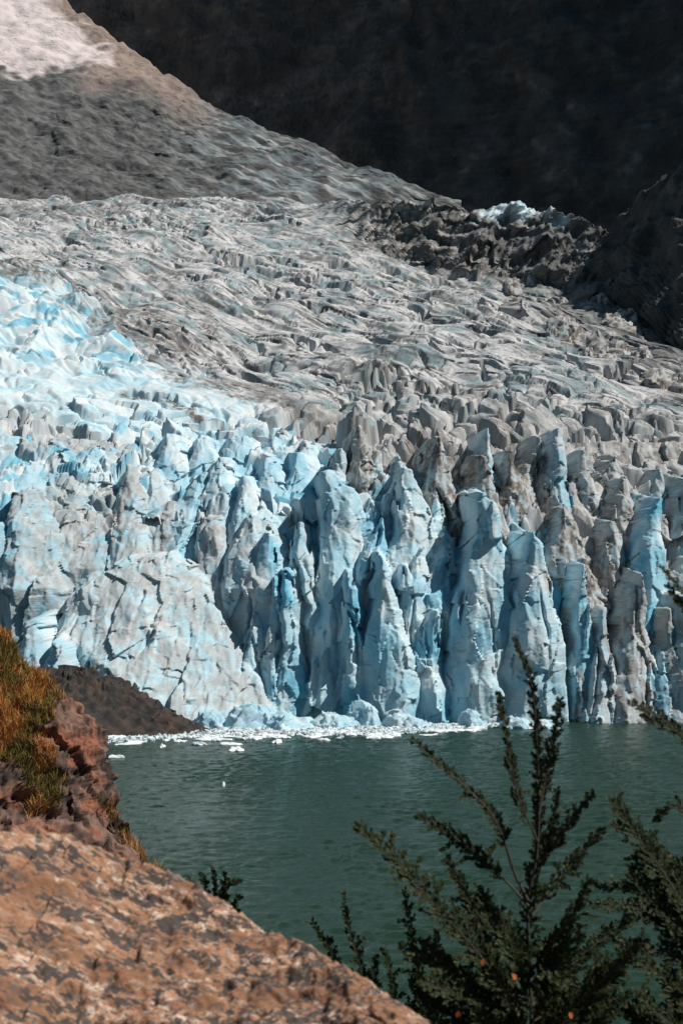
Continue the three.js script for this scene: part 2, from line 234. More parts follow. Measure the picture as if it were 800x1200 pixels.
// ---------------------------------------------------------------- seracs: each block or spire of ice its own loft
function loft({ lv, d, lean = 0.05, th = 0.45, rf, nu = 48, nv = 56, seed = 1, rough = 1, jag = 1, tilt = 0, color, uvs = 6, dense = 1, corners = 3, grow = 1.08, edge = 1 }) {
  const R = rng(seed * 7919 + 13);
  const rowB = lv[0][0], rowT = lv[lv.length - 1][0], L1 = lv.map((l) => [-l[0], l[1]]), L2 = lv.map((l) => [-l[0], l[2]]), hgt = (rowB - rowT) / F * d;
  // plan outline: two flanks, a broken prow towards the lake, a blunt back; every corner wanders from knot to knot up the height, which gives flat facets
  rf = rf ?? 0.25 + 0.5 * R();
  const plan = [[0, 0]]; for (let k = 0; k < corners; k++) { const q = (k + 0.5) / corners, u = clamp(rf + (q - 0.5) * 0.75 + 0.12 * (R() - 0.5), 0.06, 0.94); plan.push([u, (u < rf ? u / rf : (1 - u) / (1 - rf)) * 0.75 + 0.3 + 0.12 * (R() - 0.5)]); } plan.push([1, 0], [0.78, -0.42], [0.25, -0.45]);
  const nk = Math.max(3, Math.round(hgt / 4.5) + 1), kn = plan.map(() => Array.from({ length: nk + 1 }, () => [(R() - 0.5) * 0.2 * jag, (R() - 0.5) * 0.34 * jag, R()])), kt = Array.from({ length: plan.length }, () => (R() - 0.5) * 0.8);
  const per = Math.max(2, Math.floor(nu / plan.length)), NU = per * plan.length;
  const ek = [0, 1].map(() => Array.from({ length: 40 }, () => R() - 0.5)), wpx = Math.max(...lv.map((l) => l[2] - l[1])), ej = (sd, t) => { const q = t * Math.min(36, Math.max(4, hgt / 2.2)), f = Math.floor(q); return edge * Math.min(wpx * 0.16, 9) * lerp(ek[sd][f], ek[sd][f + 1], q - f) * smooth(1.02, 0.85, t); };
  const rings = [], up = (t) => 1 - Math.pow(1 - t, dense);
  for (let j = 0; j < nv; j++) {
    const t = up(j / (nv - 1)), row = lerp(rowB, rowT, t), dd = d + lean * (rowB - row), y = EYE + (700 - row) / F * dd;
    let xl = (table(L1, -row) - 400 + ej(0, t)) / F * dd, xr = (table(L2, -row) - 400 + ej(1, t)) / F * dd; const cx = (xl + xr) / 2, w = (xr - xl) * grow; xl = cx - w / 2;
    const corner = plan.map(([u, v], k) => { const q = clamp(t * nk + kt[k], 0, nk - 0.001), f = Math.floor(q), A = kn[k][f], B = kn[k][f + 1], s = q - f, ed = u === 0 || u === 1 ? 0.35 : 1; return [xl + w * (u + ed * lerp(A[0], B[0], s)), -dd + w * th * (v + lerp(A[1], B[1], s)), A[2]]; });
    const pts = []; for (let k = 0; k < plan.length; k++) { const A = corner[k], B = corner[(k + 1) % plan.length]; for (let q = 0; q < per; q++) pts.push([lerp(A[0], B[0], q / per), lerp(A[1], B[1], q / per), A[2], k]); }
    rings.push({ y, dd, w, t, row, pts, cx });
  }
  const size = Math.max(...rings.map((r) => r.w)), n = rings.length, s1 = clamp(size / 7, 0.5, 1.6);
  return gridMesh(NU, n + 1, (i, j) => {
    const rg = rings[Math.min(j, n - 1)], top = j === n;
    let [x, z, fr] = rg.pts[i], y = rg.y;
    if (top) { x = rg.cx; z = -rg.dd + rg.w * th * 0.2; y += 0.05; }
    y += tilt * (x - rg.cx) * smooth(0.3, 1, rg.t);
    const dx = x - rg.cx, dz = z + rg.dd, len = Math.hypot(dx, dz) || 1, amp = rough * clamp(rg.w / 5, 0.12, 1.2);
    const e = 0.5 * fbm(x / (3.4 * s1), y / (5 * s1), z / (3.4 * s1), 3) + 0.35 * (ridged(x / (2.2 * s1), y / (8 * s1), z / (2.2 * s1), 2) - 0.66) + 0.12 * fbm(x / 0.9, y / 1.4, z / 0.9, 3, 0.6);
    const e2 = 0.5 * fbm(x / 1.9 + 50, y / 2.4, z / 1.9, 3, 0.6) + 0.7 * (ridged(x / 2.6, 5, z / 2.6 + seed, 3, 0.6) - 0.6) * smooth(0.6, 0.95, rg.t);
    x += dx / len * e * amp; z += dz / len * e * amp; y += e2 * amp * smooth(0.02, 0.2, rg.t);
    return { p: [x, y, z], c: color(x, y, z, fr, rg.t), uv: [(x + z) / uvs, y / uvs] };
  }, true);
}
const clear = (c, f, blue) => (x, y, z, fr) => iceColor(x, y, z, c, 0, f, blue * smooth(-0.2, 0.8, 0.2 * fr + 0.3 + 0.75 * fbm(x / 9, y / 14, z / 9, 2)));
let seracSeed = 1;
function block(lv, d, o = {}) { // a free-standing lump of ice
  seracSeed++;
  const { clean = 1, dirt = 0.04, blue = 0.6, ...rest } = o;
  return mesh('ice_block', loft({ lv, d, seed: seracSeed, color: clear(clean, dirt, blue), ...rest }), ice, glacier);
}
const FRONT = [];
function serac(lv, d, o = {}) { // a serac of the front: a wedge with flat facets, given by its outline and the depth of its flanks
  seracSeed++;
  const mid = (lv[lv.length - 1][1] + lv[lv.length - 1][2]) / 2;
  if (mid < 380 && d > 242) { const ln = o.lean ?? 0.05, nl = 0.15; d -= Math.max(0, nl - ln) * (lv[0][0] - lv[lv.length - 1][0]) * 0.55; o = { ...o, lean: Math.max(ln, nl), th: 0.34, calm: 0.75, clean: Math.min(1, (o.clean ?? 1) + 0.2), dirt: 0.75 * (o.dirt ?? 0.04) }; } // the left half lies back
  const { clean = 1, dirt = 0.04, blue = 0.6, lean = 0.05, th = 0.5, corners = 3, calm = 1 } = o, R = rng(seracSeed * 7919 + 13), rf = o.rf ?? 0.3 + 0.4 * R();
  const rowB = lv[0][0], L = lv.map(([row, xl, xr]) => { const dd = d + lean * (rowB - row); const t = (rowB - row) / (rowB - lv[lv.length - 1][0]), k = 1 - (mid > 300 ? 0.46 : 0.2) * smooth(0.4, 0.82, t) * smooth(1.12, 0.97, t), m = (xl + xr) / 2, h = (xr - xl) / 2 * k; return [EYE + (700 - row) / F * dd, (m - h - 400) / F * dd, (m + h - 400) / F * dd, dd]; });
  const y0 = L[0][0], y1 = L[L.length - 1][0], nk = Math.max(3, Math.round((y1 - y0) / 5) + 1), us = [0]; for (let k = 0; k < corners; k++) us.push(clamp(rf + ((k + 0.5) / corners - 0.5) * 0.7 + 0.1 * (R() - 0.5), 0.08, 0.92)); us.push(1);
  const kn = us.map(() => Array.from({ length: nk + 2 }, () => [(R() - 0.5) * 0.24, (R() - 0.5) * 0.4])), off = us.map(() => R() * 0.9), fr = us.map(() => Array.from({ length: nk + 2 }, () => R()));
  FRONT.push({ L, y0, y1, nk, us, kn, off, fr, rf, th, calm, lean, seed: seracSeed, color: clear(clean, dirt, blue), xmin: Math.min(...L.map((l) => l[1])), xmax: Math.max(...L.map((l) => l[2])), col: [clean, dirt, blue] });
}
const BIG = { calm: 0.55 };
// the calving front, from the rock shore to the right
serac([[900, 40, 330], [850, 58, 318], [800, 50, 304], [760, 47, 290], [725, 50, 280], [700, 66, 268], [680, 90, 252], [664, 122, 232], [652, 150, 205]], 218, { lean: 0.105, th: 0.22, corners: 6, rf: 0.45, calm: 0.6, dirt: 0.4, blue: 0.25, clean: 1 });
serac([[880, 275, 380], [840, 282, 366], [780, 286, 354], [720, 288, 345], [670, 290, 338], [640, 296, 330], [628, 304, 320]], 230, { ...BIG, lean: 0.04, th: 0.4, corners: 4, rf: 0.5, blue: 0.95 });
serac([[880, 318, 372], [820, 324, 362], [760, 326, 352], [700, 322, 346], [668, 326, 340]], 229, { lean: 0.02, blue: 1 });
serac([[870, 360, 440], [800, 366, 432], [740, 364, 428], [690, 362, 432], [640, 360, 440], [600, 356, 444], [575, 358, 432], [558, 364, 410], [552, 372, 395]], 229, { ...BIG, lean: 0.07, th: 0.4, corners: 3, rf: 0.35, blue: 0.55 });
serac([[880, 396, 436], [830, 400, 432], [770, 402, 428], [710, 404, 424], [690, 408, 420]], 226, { lean: 0.02, blue: 1 });
serac([[880, 415, 500], [820, 420, 490], [760, 423, 484], [710, 426, 476], [685, 430, 467], [665, 436, 457], [649, 442, 449]], 225, { ...BIG, lean: 0.025, th: 0.42, corners: 2, rf: 0.62, blue: 0.75 });
serac([[800, 412, 540], [740, 424, 534], [690, 436, 532], [650, 442, 530], [620, 447, 527], [595, 452, 516], [575, 457, 504], [560, 461, 493], [550, 466, 482]], 236, { ...BIG, lean: 0.06, th: 0.42, corners: 2, rf: 0.32, blue: 0.4, dirt: 0.15 });
serac([[880, 465, 535], [820, 470, 528], [770, 478, 522], [735, 490, 520], [716, 502, 514]], 227, { lean: 0.02, blue: 0.9 });
serac([[880, 508, 608], [820, 518, 600], [770, 522, 598], [720, 526, 602], [690, 527, 605], [660, 534, 606], [630, 546, 602], [605, 549, 594], [588, 554, 584], [577, 560, 571]], 227, { ...BIG, lean: 0.035, th: 0.42, corners: 2, rf: 0.5, blue: 0.7, dirt: 0.12 });
serac([[880, 582, 672], [820, 588, 666], [760, 590, 665], [715, 591, 662], [680, 597, 657], [655, 604, 648], [635, 612, 637], [624, 621, 628]], 226, { ...BIG, lean: 0.03, th: 0.4, corners: 2, rf: 0.45, blue: 0.6, dirt: 0.15 });
serac([[880, 650, 696], [800, 657, 690], [740, 662, 690], [705, 668, 692], [680, 673, 686]], 227, { clean: 0.5, dirt: 0.55, blue: 0.8 });
serac([[880, 682, 728], [800, 688, 722], [760, 690, 718], [735, 698, 716], [718, 704, 712]], 224, { clean: 0.6, dirt: 0.4, blue: 0.8 });
serac([[880, 702, 780], [820, 708, 772], [770, 712, 769], [730, 718, 767], [704, 724, 763], [686, 735, 752]], 226, { ...BIG, clean: 0.65, dirt: 0.6, blue: 0.4 });
serac([[880, 752, 806], [820, 755, 798], [780, 758, 788], [760, 765, 778]], 225, { clean: 0.9, dirt: 0.2, blue: 1 });
serac([[880, 762, 862], [800, 768, 855], [750, 774, 850], [720, 779, 838], [700, 786, 822]], 226, { ...BIG, clean: 0.7, dirt: 0.5, blue: 0.5 });
serac([[880, 840, 930], [780, 850, 925], [700, 860, 915], [660, 875, 895]], 227, { clean: 0.6, dirt: 0.5, blue: 0.5 });
// buttresses between the pillars
{
  const R = rng(3113);
  for (let k = 0; k < 26; k++) { const px = 285 + 540 * (k + R()) / 26, w = 10 + 14 * R(), top = 650 + 130 * R(), [cl] = zones(px, 760, 0); serac([[890, px - w * 1.3, px + w * 1.3], [820, px - w * 1.1, px + w * 1.1], [lerp(820, top, 0.6), px - w * 0.8, px + w * 0.85], [top, px - w * 0.12, px + w * 0.15]], 226.5 + 2 * R(), { nu: 40, nv: 60, lean: 0.03, th: 0.35, corners: 2, clean: clamp(cl + 0.15), dirt: cl > 0.5 ? 0.1 : 0.5, blue: 0.5 + 0.5 * R() }); }
}
// left margin: shaded columns and rubble behind the headland
serac([[860, -60, 20], [760, -50, 18], [700, -45, 24], [650, -36, 20], [615, -22, 6]], 236, { ...BIG, clean: 0.8, dirt: 0.3, blue: 1 });
serac([[840, 0, 62], [760, 8, 58], [700, 14, 56], [660, 22, 54], [630, 30, 48]], 238, { clean: 0.7, dirt: 0.4, blue: 0.9 });
serac([[840, -120, -40], [720, -110, -38], [640, -95, -45], [600, -80, -60]], 238, { clean: 0.8, dirt: 0.3, blue: 0.8 });
serac([[820, 10, 66], [780, 16, 62], [745, 22, 54], [728, 28, 46]], 221, { dirt: 0.2, blue: 0.6 });
serac([[830, 45, 92], [790, 50, 86], [765, 56, 82], [750, 62, 74]], 219, { dirt: 0.2, blue: 0.6 });
serac([[830, -10, 30], [790, -4, 26], [765, 4, 20]], 219, { dirt: 0.25, blue: 0.6 });
// second rank, left
serac([[690, -10, 70], [640, -6, 62], [610, 2, 56], [590, 12, 46], [577, 20, 34]], 247, { ...BIG, clean: 0.6, dirt: 0.6, blue: 0.8 });
serac([[720, 60, 190], [680, 66, 178], [650, 70, 172], [625, 76, 160], [605, 92, 146], [592, 108, 134]], 250, { ...BIG, lean: 0.12, th: 0.6, clean: 0.6, dirt: 0.6, blue: 0.7 });
serac([[640, 78, 150], [600, 84, 142], [575, 90, 134], [556, 98, 120]], 262, { lean: 0.12, clean: 1, dirt: 0.08, blue: 0.2 });
serac([[680, 125, 190], [630, 130, 182], [590, 134, 172], [560, 142, 160], [545, 148, 154]], 258, { clean: 0.6, dirt: 0.65, blue: 0.5 });
serac([[660, 156, 206], [610, 160, 200], [575, 166, 194], [552, 172, 186]], 262, { clean: 0.7, dirt: 0.4, blue: 0.8 });
serac([[720, 222, 284], [670, 228, 276], [640, 230, 273], [618, 231, 268], [605, 238, 258]], 246, { ...BIG, clean: 0.55, dirt: 0.65, blue: 0.3 });
serac([[690, 264, 345], [650, 268, 336], [625, 276, 326], [606, 288, 312]], 243, { ...BIG, clean: 0.75, dirt: 0.45, blue: 0.5 });
serac([[720, 330, 372], [670, 334, 366], [640, 340, 362], [612, 346, 356]], 238, { clean: 0.9, dirt: 0.3, blue: 0.6 });
serac([[680, 160, 250], [640, 172, 246], [600, 196, 246], [575, 216, 248], [556, 232, 246]], 256, { ...BIG, lean: 0.09, dirt: 0.08, blue: 0.6 });
serac([[650, 230, 290], [610, 234, 284], [575, 240, 276], [552, 248, 268], [538, 254, 262]], 261, { dirt: 0.06, blue: 0.55 });
serac([[660, 264, 342], [620, 270, 330], [595, 274, 318], [575, 279, 302], [558, 285, 291]], 254, { ...BIG, dirt: 0.08, blue: 0.45 });
serac([[640, 290, 358], [600, 296, 350], [570, 300, 338], [550, 304, 324], [533, 309, 314]], 262, { dirt: 0.06, blue: 0.6 });
serac([[640, 326, 372], [590, 330, 368], [555, 336, 362], [530, 344, 354]], 264, { dirt: 0.06, blue: 0.7 });
serac([[590, 176, 226], [550, 182, 220], [525, 188, 214], [506, 196, 206]], 276, { dirt: 0.12, blue: 0.7 });
serac([[590, 214, 262], [555, 218, 258], [530, 224, 252], [512, 232, 244]], 278, { dirt: 0.06, blue: 0.7 });
serac([[580, 254, 306], [545, 258, 302], [522, 264, 298], [506, 272, 290]], 282, { dirt: 0.06, blue: 0.6 });
serac([[580, 300, 340], [545, 304, 336], [524, 308, 330], [510, 314, 324]], 282, { dirt: 0.06, blue: 0.6 });
serac([[600, 334, 384], [560, 338, 380], [535, 344, 372], [516, 352, 364]], 276, { dirt: 0.1, blue: 0.5 });
serac([[640, 396, 452], [590, 400, 446], [550, 404, 440], [520, 408, 432], [492, 413, 421]], 262, { clean: 0.35, dirt: 0.75, blue: 0.6 });
serac([[640, 380, 420], [590, 382, 414], [555, 386, 408], [530, 392, 402]], 256, { clean: 0.8, dirt: 0.25, blue: 0.5 });
serac([[680, 476, 560], [620, 482, 550], [575, 486, 544], [556, 492, 536], [536, 500, 526], [512, 506, 515]], 254, { ...BIG, clean: 0.3, dirt: 0.85, blue: 0.5 });
serac([[700, 536, 612], [630, 542, 604], [590, 546, 594], [560, 550, 584], [535, 556, 576]], 252, { ...BIG, clean: 0.35, dirt: 0.7, blue: 0.6 });
serac([[620, 558, 592], [570, 562, 586], [530, 565, 579], [496, 569, 573]], 268, { clean: 0.9, dirt: 0.15, blue: 0.4 });
serac([[660, 574, 642], [600, 580, 634], [568, 584, 626], [548, 590, 612], [528, 597, 604]], 262, { ...BIG, clean: 0.3, dirt: 0.85, blue: 0.5 });
serac([[650, 628, 680], [590, 632, 674], [550, 636, 668], [520, 642, 664], [500, 652, 658]], 266, { clean: 0.6, dirt: 0.25, blue: 1 });
serac([[640, 662, 712], [590, 666, 706], [562, 670, 700], [545, 674, 692], [532, 680, 686]], 268, { clean: 0.4, dirt: 0.6, blue: 0.6 });
serac([[720, 632, 700], [660, 638, 692], [620, 644, 684], [596, 654, 672]], 248, { ...BIG, clean: 0.4, dirt: 0.75, blue: 0.7 });
serac([[760, 664, 720], [710, 670, 712], [680, 676, 706], [655, 684, 698]], 240, { clean: 0.35, dirt: 0.8, blue: 0.4 });
serac([[740, 690, 750], [680, 694, 744], [640, 700, 736], [610, 708, 724]], 246, { ...BIG, clean: 0.4, dirt: 0.7, blue: 0.7 });
serac([[740, 734, 792], [690, 741, 781], [650, 744, 781], [620, 746, 781], [600, 754, 781], [584, 770, 779]], 242, { ...BIG, clean: 1, dirt: 0.05, blue: 1, th: 0.5 });
serac([[660, 706, 758], [610, 710, 752], [590, 714, 746], [562, 726, 735]], 262, { clean: 0.4, dirt: 0.6, blue: 0.8 });
serac([[680, 772, 850], [630, 778, 842], [590, 784, 832], [560, 796, 820]], 256, { clean: 0.5, dirt: 0.55, blue: 0.8 });
serac([[640, 740, 800], [590, 744, 794], [575, 750, 786], [552, 764, 774]], 268, { clean: 0.6, dirt: 0.4, blue: 0.9 });
// smaller blocks through the broken zone: low wedges on the clean side, steeper fins on the dirty side
{
  const R = rng(5151);
  for (let k = 0; k < 62; k++) {
    const px = -90 + 1000 * R(), right = px > 400, row = right ? 545 + 150 * R() : 520 + 110 * R(), d = depthAt(px, row) - 1;
    const w = right ? 13 + 18 * R() : 24 + 28 * R(), h = right ? 24 + 34 * R() : 14 + 24 * R(), sk = (R() - 0.35) * w * 1.1, tw = right ? 0.06 + 0.14 * R() : 0.15 + 0.3 * R();
    const [cl] = zones(px, row, R() - 0.5), X = (q, m) => [lerp(px, px + sk, q) - w * m, lerp(px, px + sk, q) + w * m];
    serac([[row + 40, ...X(0, 1.25)], [row, ...X(0, 1)], [row - h * 0.5, ...X(0.5, lerp(1, tw, 0.4))], [row - h * 0.85, ...X(0.85, lerp(1, tw, 0.8))], [row - h, ...X(1, tw * 0.8)]], d,
      { nu: 36, nv: 34, lean: right ? 0.05 : 0.12, th: 0.4 + 0.4 * R(), tilt: -0.5 * R(), clean: clamp(cl + 0.1), dirt: cl > 0.5 ? 0.1 : 0.35 + 0.5 * R(), blue: 0.4 + 0.6 * R() });
  }
}
// the front as one continuous broken wall: at every place the serac that stands out most; each serac then becomes its own mesh
const SLOTS = [ // deep narrow clefts: photo polyline, half width in m, depth in m
  [[[345, 655], [352, 690], [354, 740], [362, 800]], 0.75, 4.5], [[[293, 690], [295, 740], [284, 790]], 0.45, 2.2], [[[300, 745], [308, 800]], 0.4, 1.8], [[[328, 720], [330, 760], [324, 815]], 0.35, 1.6], [[[541, 690], [540, 735]], 0.4, 2.2], [[[448, 612], [440, 660], [425, 700]], 0.6, 4], [[[403, 700], [418, 735], [416, 790]], 0.4, 2],
  [[[518, 715], [516, 770]], 0.35, 1.8], [[[670, 690], [664, 740], [658, 800], [656, 850]], 0.7, 3.5], [[[694, 735], [690, 790], [676, 845]], 0.5, 2.6], [[[714, 720], [712, 790]], 0.4, 2], [[[766, 740], [758, 790]], 0.5, 2.5], [[[192, 722], [183, 745], [176, 762]], 0.45, 1.8], [[[118, 770], [116, 788]], 0.4, 1.5], [[[165, 690], [167, 708]], 0.4, 1.4], [[[222, 790], [229, 812]], 0.4, 1.6], [[[92, 725], [90, 748]], 0.35, 1.2], [[[626, 690], [632, 740], [630, 760]], 0.3, 1.4],
  [[[330, 668], [350, 690]], 0.5, 2.5], [[[598, 610], [605, 660], [598, 690]], 0.4, 2.2], [[[145, 735], [137, 745]], 0.3, 1.2], [[[180, 800], [172, 815]], 0.3, 1.4], [[[163, 798], [165, 815]], 0.4, 1.2], [[[520, 560], [536, 600], [524, 650]], 0.7, 3.5], [[[228, 575], [205, 620], [196, 650]], 0.5, 2.2], [[[300, 560], [290, 600]], 0.4, 1.6], [[[344, 560], [336, 600], [318, 620]], 0.6, 2.6], [[[390, 700], [396, 780]], 0.3, 1.2], [[[480, 690], [478, 760]], 0.35, 1.4], [[[570, 700], [575, 800]], 0.25, 0.9], [[[740, 760], [742, 850]], 0.25, 0.8],
].map(([l, w, dep]) => { const q = l.map(([px, row]) => { const p = at(px, row, 236); return [p[0], p[1]]; }); return { q, w, dep, x0: Math.min(...q.map((p) => p[0])) - 2, x1: Math.max(...q.map((p) => p[0])) + 2, y0: Math.min(...q.map((p) => p[1])) - 2, y1: Math.max(...q.map((p) => p[1])) + 2 }; });
{
  const NX = 820, NY = 400, XA = -84, XB = 84, YA = -2, YB = 53;
  const P = new Float32Array(NX * NY * 3), C = new Float32Array(NX * NY * 3), U = new Float32Array(NX * NY * 2), OWN = new Int16Array(NX * NY);
  // mean wall behind the seracs, from the stations: depth at a height
  const wallD = (px, y) => { let pd = 0, py = -99; for (let k = 0; k <= 6; k++) { const [d, row] = base(px, Math.min(3.4, k * 0.7)), yy = EYE + (700 - row) / F * d; if (yy >= y) return k ? lerp(pd, d, (y - py) / (yy - py)) : d; pd = d; py = yy; } return pd + (y - py) * 1.2; };
  function wedge(f, x, y, yr) { // depth of a wedge at (x, y) and which facet
    const yc = clamp(y, f.y0, f.y1); let k = 1; while (k < f.L.length - 1 && yc > f.L[k][0]) k++;
    const A = f.L[k - 1], B = f.L[k], q = (yc - A[0]) / Math.max(1e-3, B[0] - A[0]), xl = lerp(A[1], B[1], q), xr = lerp(A[2], B[2], q), w = xr - xl, dd = lerp(f.L[0][3], f.L[f.L.length - 1][3], clamp((yr - f.y0) / (f.y1 - f.y0))), u = (x - xl) / w, t = (yc - f.y0) / (f.y1 - f.y0);
    let pu = 0, pv = 0, fac = 0, v = null;
    const sw = f.lean > 0.1 ? 5 : 12; if (u <= 0) v = u * w * sw; else if (u >= 1) v = (1 - u) * w * sw;
    else for (let c = 1; c < f.us.length; c++) {
      const s = clamp(t * f.nk + f.off[c], 0, f.nk), i = Math.floor(s), g = s - i, e = c === f.us.length - 1 ? 0 : 1, cu = e ? clamp(f.us[c] + lerp(f.kn[c][i][0], f.kn[c][i + 1][0], g), pu + 0.03, 0.97) : 1, shape = f.us[c] < f.rf ? f.us[c] / f.rf : (1 - f.us[c]) / (1 - f.rf), cv = e * w * f.th * (0.25 + 0.75 * shape + lerp(f.kn[c][i][1], f.kn[c][i + 1][1], g));
      if (u <= cu || !e) { v = lerp(pv, cv, (u - pu) / Math.max(1e-3, cu - pu)); fac = f.fr[c][i]; break; }
      pu = cu; pv = cv;
    }
    return [dd - v + Math.max(0, y - f.y1) * 9, fac];
  }
  for (let j = 0; j < NY; j++) for (let i = 0; i < NX; i++) {
    const X = lerp(XA, XB, i / (NX - 1)), Y = lerp(YA, YB, j / (NY - 1)), k = j * NX + i;
    const x = X + 0.55 * fbm(X / 7, Y / 9, 1, 2) + 0.6 * facets(X / 2.6, Y / 3.8, 910, 0.2) + 0.1 * fbm(X / 1.1, Y / 2.0, 6, 2), y = Y + 0.5 * fbm(X / 6, Y / 6, 11, 2) + 0.8 * facets(X / 2.3, Y / 2.6, 930, 0.25) + 0.12 * fbm(X / 1.2, Y / 1.2, 16, 2);
    const px = X / 245 * F + 400; let best = wallD(px, Y) + 3.5, own = -1, fac = 0.9;
    for (let n = 0; n < FRONT.length; n++) { const f = FRONT[n]; if (x < f.xmin - 7 || x > f.xmax + 7 || y > f.y1 + 14) continue; const [d, c] = wedge(f, x, y, lerp(Y, y, 0.25)); if (d < best) { best = d; own = n; fac = c; } }
    const d0 = best; let slot = 0;
    for (const c of SLOTS) if (x > c.x0 && x < c.x1 && y > c.y0 && y < c.y1) { const e = polyDist(c.q, x, y, true), la = c.q[0], lb = c.q[c.q.length - 1], along = clamp(((x - la[0]) * (lb[0] - la[0]) + (y - la[1]) * (lb[1] - la[1])) / ((lb[0] - la[0]) ** 2 + (lb[1] - la[1]) ** 2)), taper = Math.pow(Math.max(0, Math.sin(Math.PI * (0.04 + 0.92 * along))), 0.7), g = clamp(1 - e / (c.w * 1.3 * taper + 0.05)) * taper; if (g > 0) { slot = Math.max(slot, g); best = Math.max(best, d0 + c.dep * g); } }
    const ux = X + 0.6 * fbm(X / 4, Y / 4, 44, 2) - 0.12 * Y, uy = Y + 0.6 * fbm(X / 4, Y / 4, 49, 2);
    const calm = own < 0 ? 1 : FRONT[own].calm;
    best += calm * (2.3 * facets(ux / 5.5, uy / 11, 310, 0.3) + 0.75 * facets(ux / 2.4 + 7, uy / 5, 340, 0.15) + 0.12 * facets(ux / 1.1 + 3, uy / 1.9, 370, 0)) + 0.35 * fbm(X / 5, Y / 11, d0 / 9, 2) + 0.4 * (0.66 - ridged(X / 3.4, Y / 16, d0 / 8, 2)) + 0.05 * fbm(X / 0.6, Y / 0.9, d0 / 3, 2, 0.6);
    const z = -best;
    P.set([X, Y, z], k * 3); OWN[k] = own; U.set([(X + z) / 6, Y / 6], k * 2);
    const row = 700 - (Y - EYE) / best * F, [cl, bd] = zones(X / best * F + 400, row, fbm(X / 9, Y / 9, 70, 2));
    let c = own < 0 ? iceColor(X, Y, z, cl, bd * 0.5, (1 - cl) * 0.6 + 0.05, 1) : FRONT[own].color(X, Y, z, fac);
    if (own >= 0 && bd > 0) c = mix3(c, BROWN, 0.7 * bd * smooth(-0.1, 0.4, fbm(X / 1.3, Y / 4, z / 3, 3)));
    C.set(c, k * 3);
  }
  const all = new THREE.BufferGeometry(), I = []; for (let j = 0; j < NY - 1; j++) for (let i = 0; i < NX - 1; i++) { const a = j * NX + i; I.push(a, a + 1, a + NX + 1, a, a + NX + 1, a + NX); }
  all.setAttribute('position', new THREE.BufferAttribute(P, 3)); all.setIndex(I); all.computeVertexNormals();
  const N = all.attributes.normal.array, parts = new Map();
  for (let t = 0; t < I.length; t += 3) { const a = OWN[I[t]], b = OWN[I[t + 1]], c = OWN[I[t + 2]], o = b === c ? b : a; if (!parts.has(o)) parts.set(o, []); parts.get(o).push(I[t], I[t + 1], I[t + 2]); }
  for (const [o, idx] of parts) {
    const m = new Map(), p = [], n = [], c = [], u = [], ii = [];
    for (const v of idx) { let q = m.get(v); if (q === undefined) { q = m.size; m.set(v, q); p.push(P[v * 3], P[v * 3 + 1], P[v * 3 + 2]); n.push(N[v * 3], N[v * 3 + 1], N[v * 3 + 2]); c.push(C[v * 3], C[v * 3 + 1], C[v * 3 + 2]); u.push(U[v * 2], U[v * 2 + 1]); } ii.push(q); }
    const g = new THREE.BufferGeometry(); g.setAttribute('position', new THREE.Float32BufferAttribute(p, 3)); g.setAttribute('normal', new THREE.Float32BufferAttribute(n, 3)); g.setAttribute('color', new THREE.Float32BufferAttribute(c, 3)); g.setAttribute('uv', new THREE.Float32BufferAttribute(u, 2)); g.setIndex(ii);
    mesh(o < 0 ? 'ice_wall' : 'serac', g, ice, glacier);
  }
}
// ice lumps at the waterline
for (const [px, row, w, h] of [[425, 836, 22, 20], [552, 842, 16, 14], [300, 842, 34, 22], [345, 848, 40, 12], [250, 846, 26, 16], [475, 846, 30, 10], [395, 846, 26, 12], [610, 848, 18, 8], [640, 849, 16, 7]])
  block([[870, px - w * 1.3, px + w * 1.3], [850, px - w, px + w], [row - h * 0.3, px - w * 0.7, px + w * 0.75], [row - h * 0.7, px - w * 0.3, px + w * 0.35]], 219 - (row > 840 ? 3 : 0), { nu: 60, nv: 40, th: 0.5, jag: 1.8, rough: 1.6, tilt: -0.25, dirt: 0.05, blue: 0.6, lean: 0.03 });
// broken dirty blocks along the right margin; extra dirt tone paints in its shade
{
  const R = rng(808);
  for (let k = 0; k < 28; k++) {
    const px = 600 + 250 * R(), row = table([[600, 395], [700, 425], [800, 465], [860, 490]], px) - 75 * R(), w = 7 + 15 * R(), h = 10 + 16 * R();
    block([[row + 16, px - w * 1.3, px + w * 1.3], [row, px - w, px + w], [row - h * 0.6, px - w * 0.8, px + w * 0.7], [row - h, px - w * 0.3, px + w * 0.4]], depthAt(px, row) - 1, { nu: 30, nv: 24, lean: 0.2, th: 0.5, tilt: -0.4 * R(), clean: 0.1, dirt: 1, blue: 0.1, jag: 1.6, rough: 2 });
  }
}

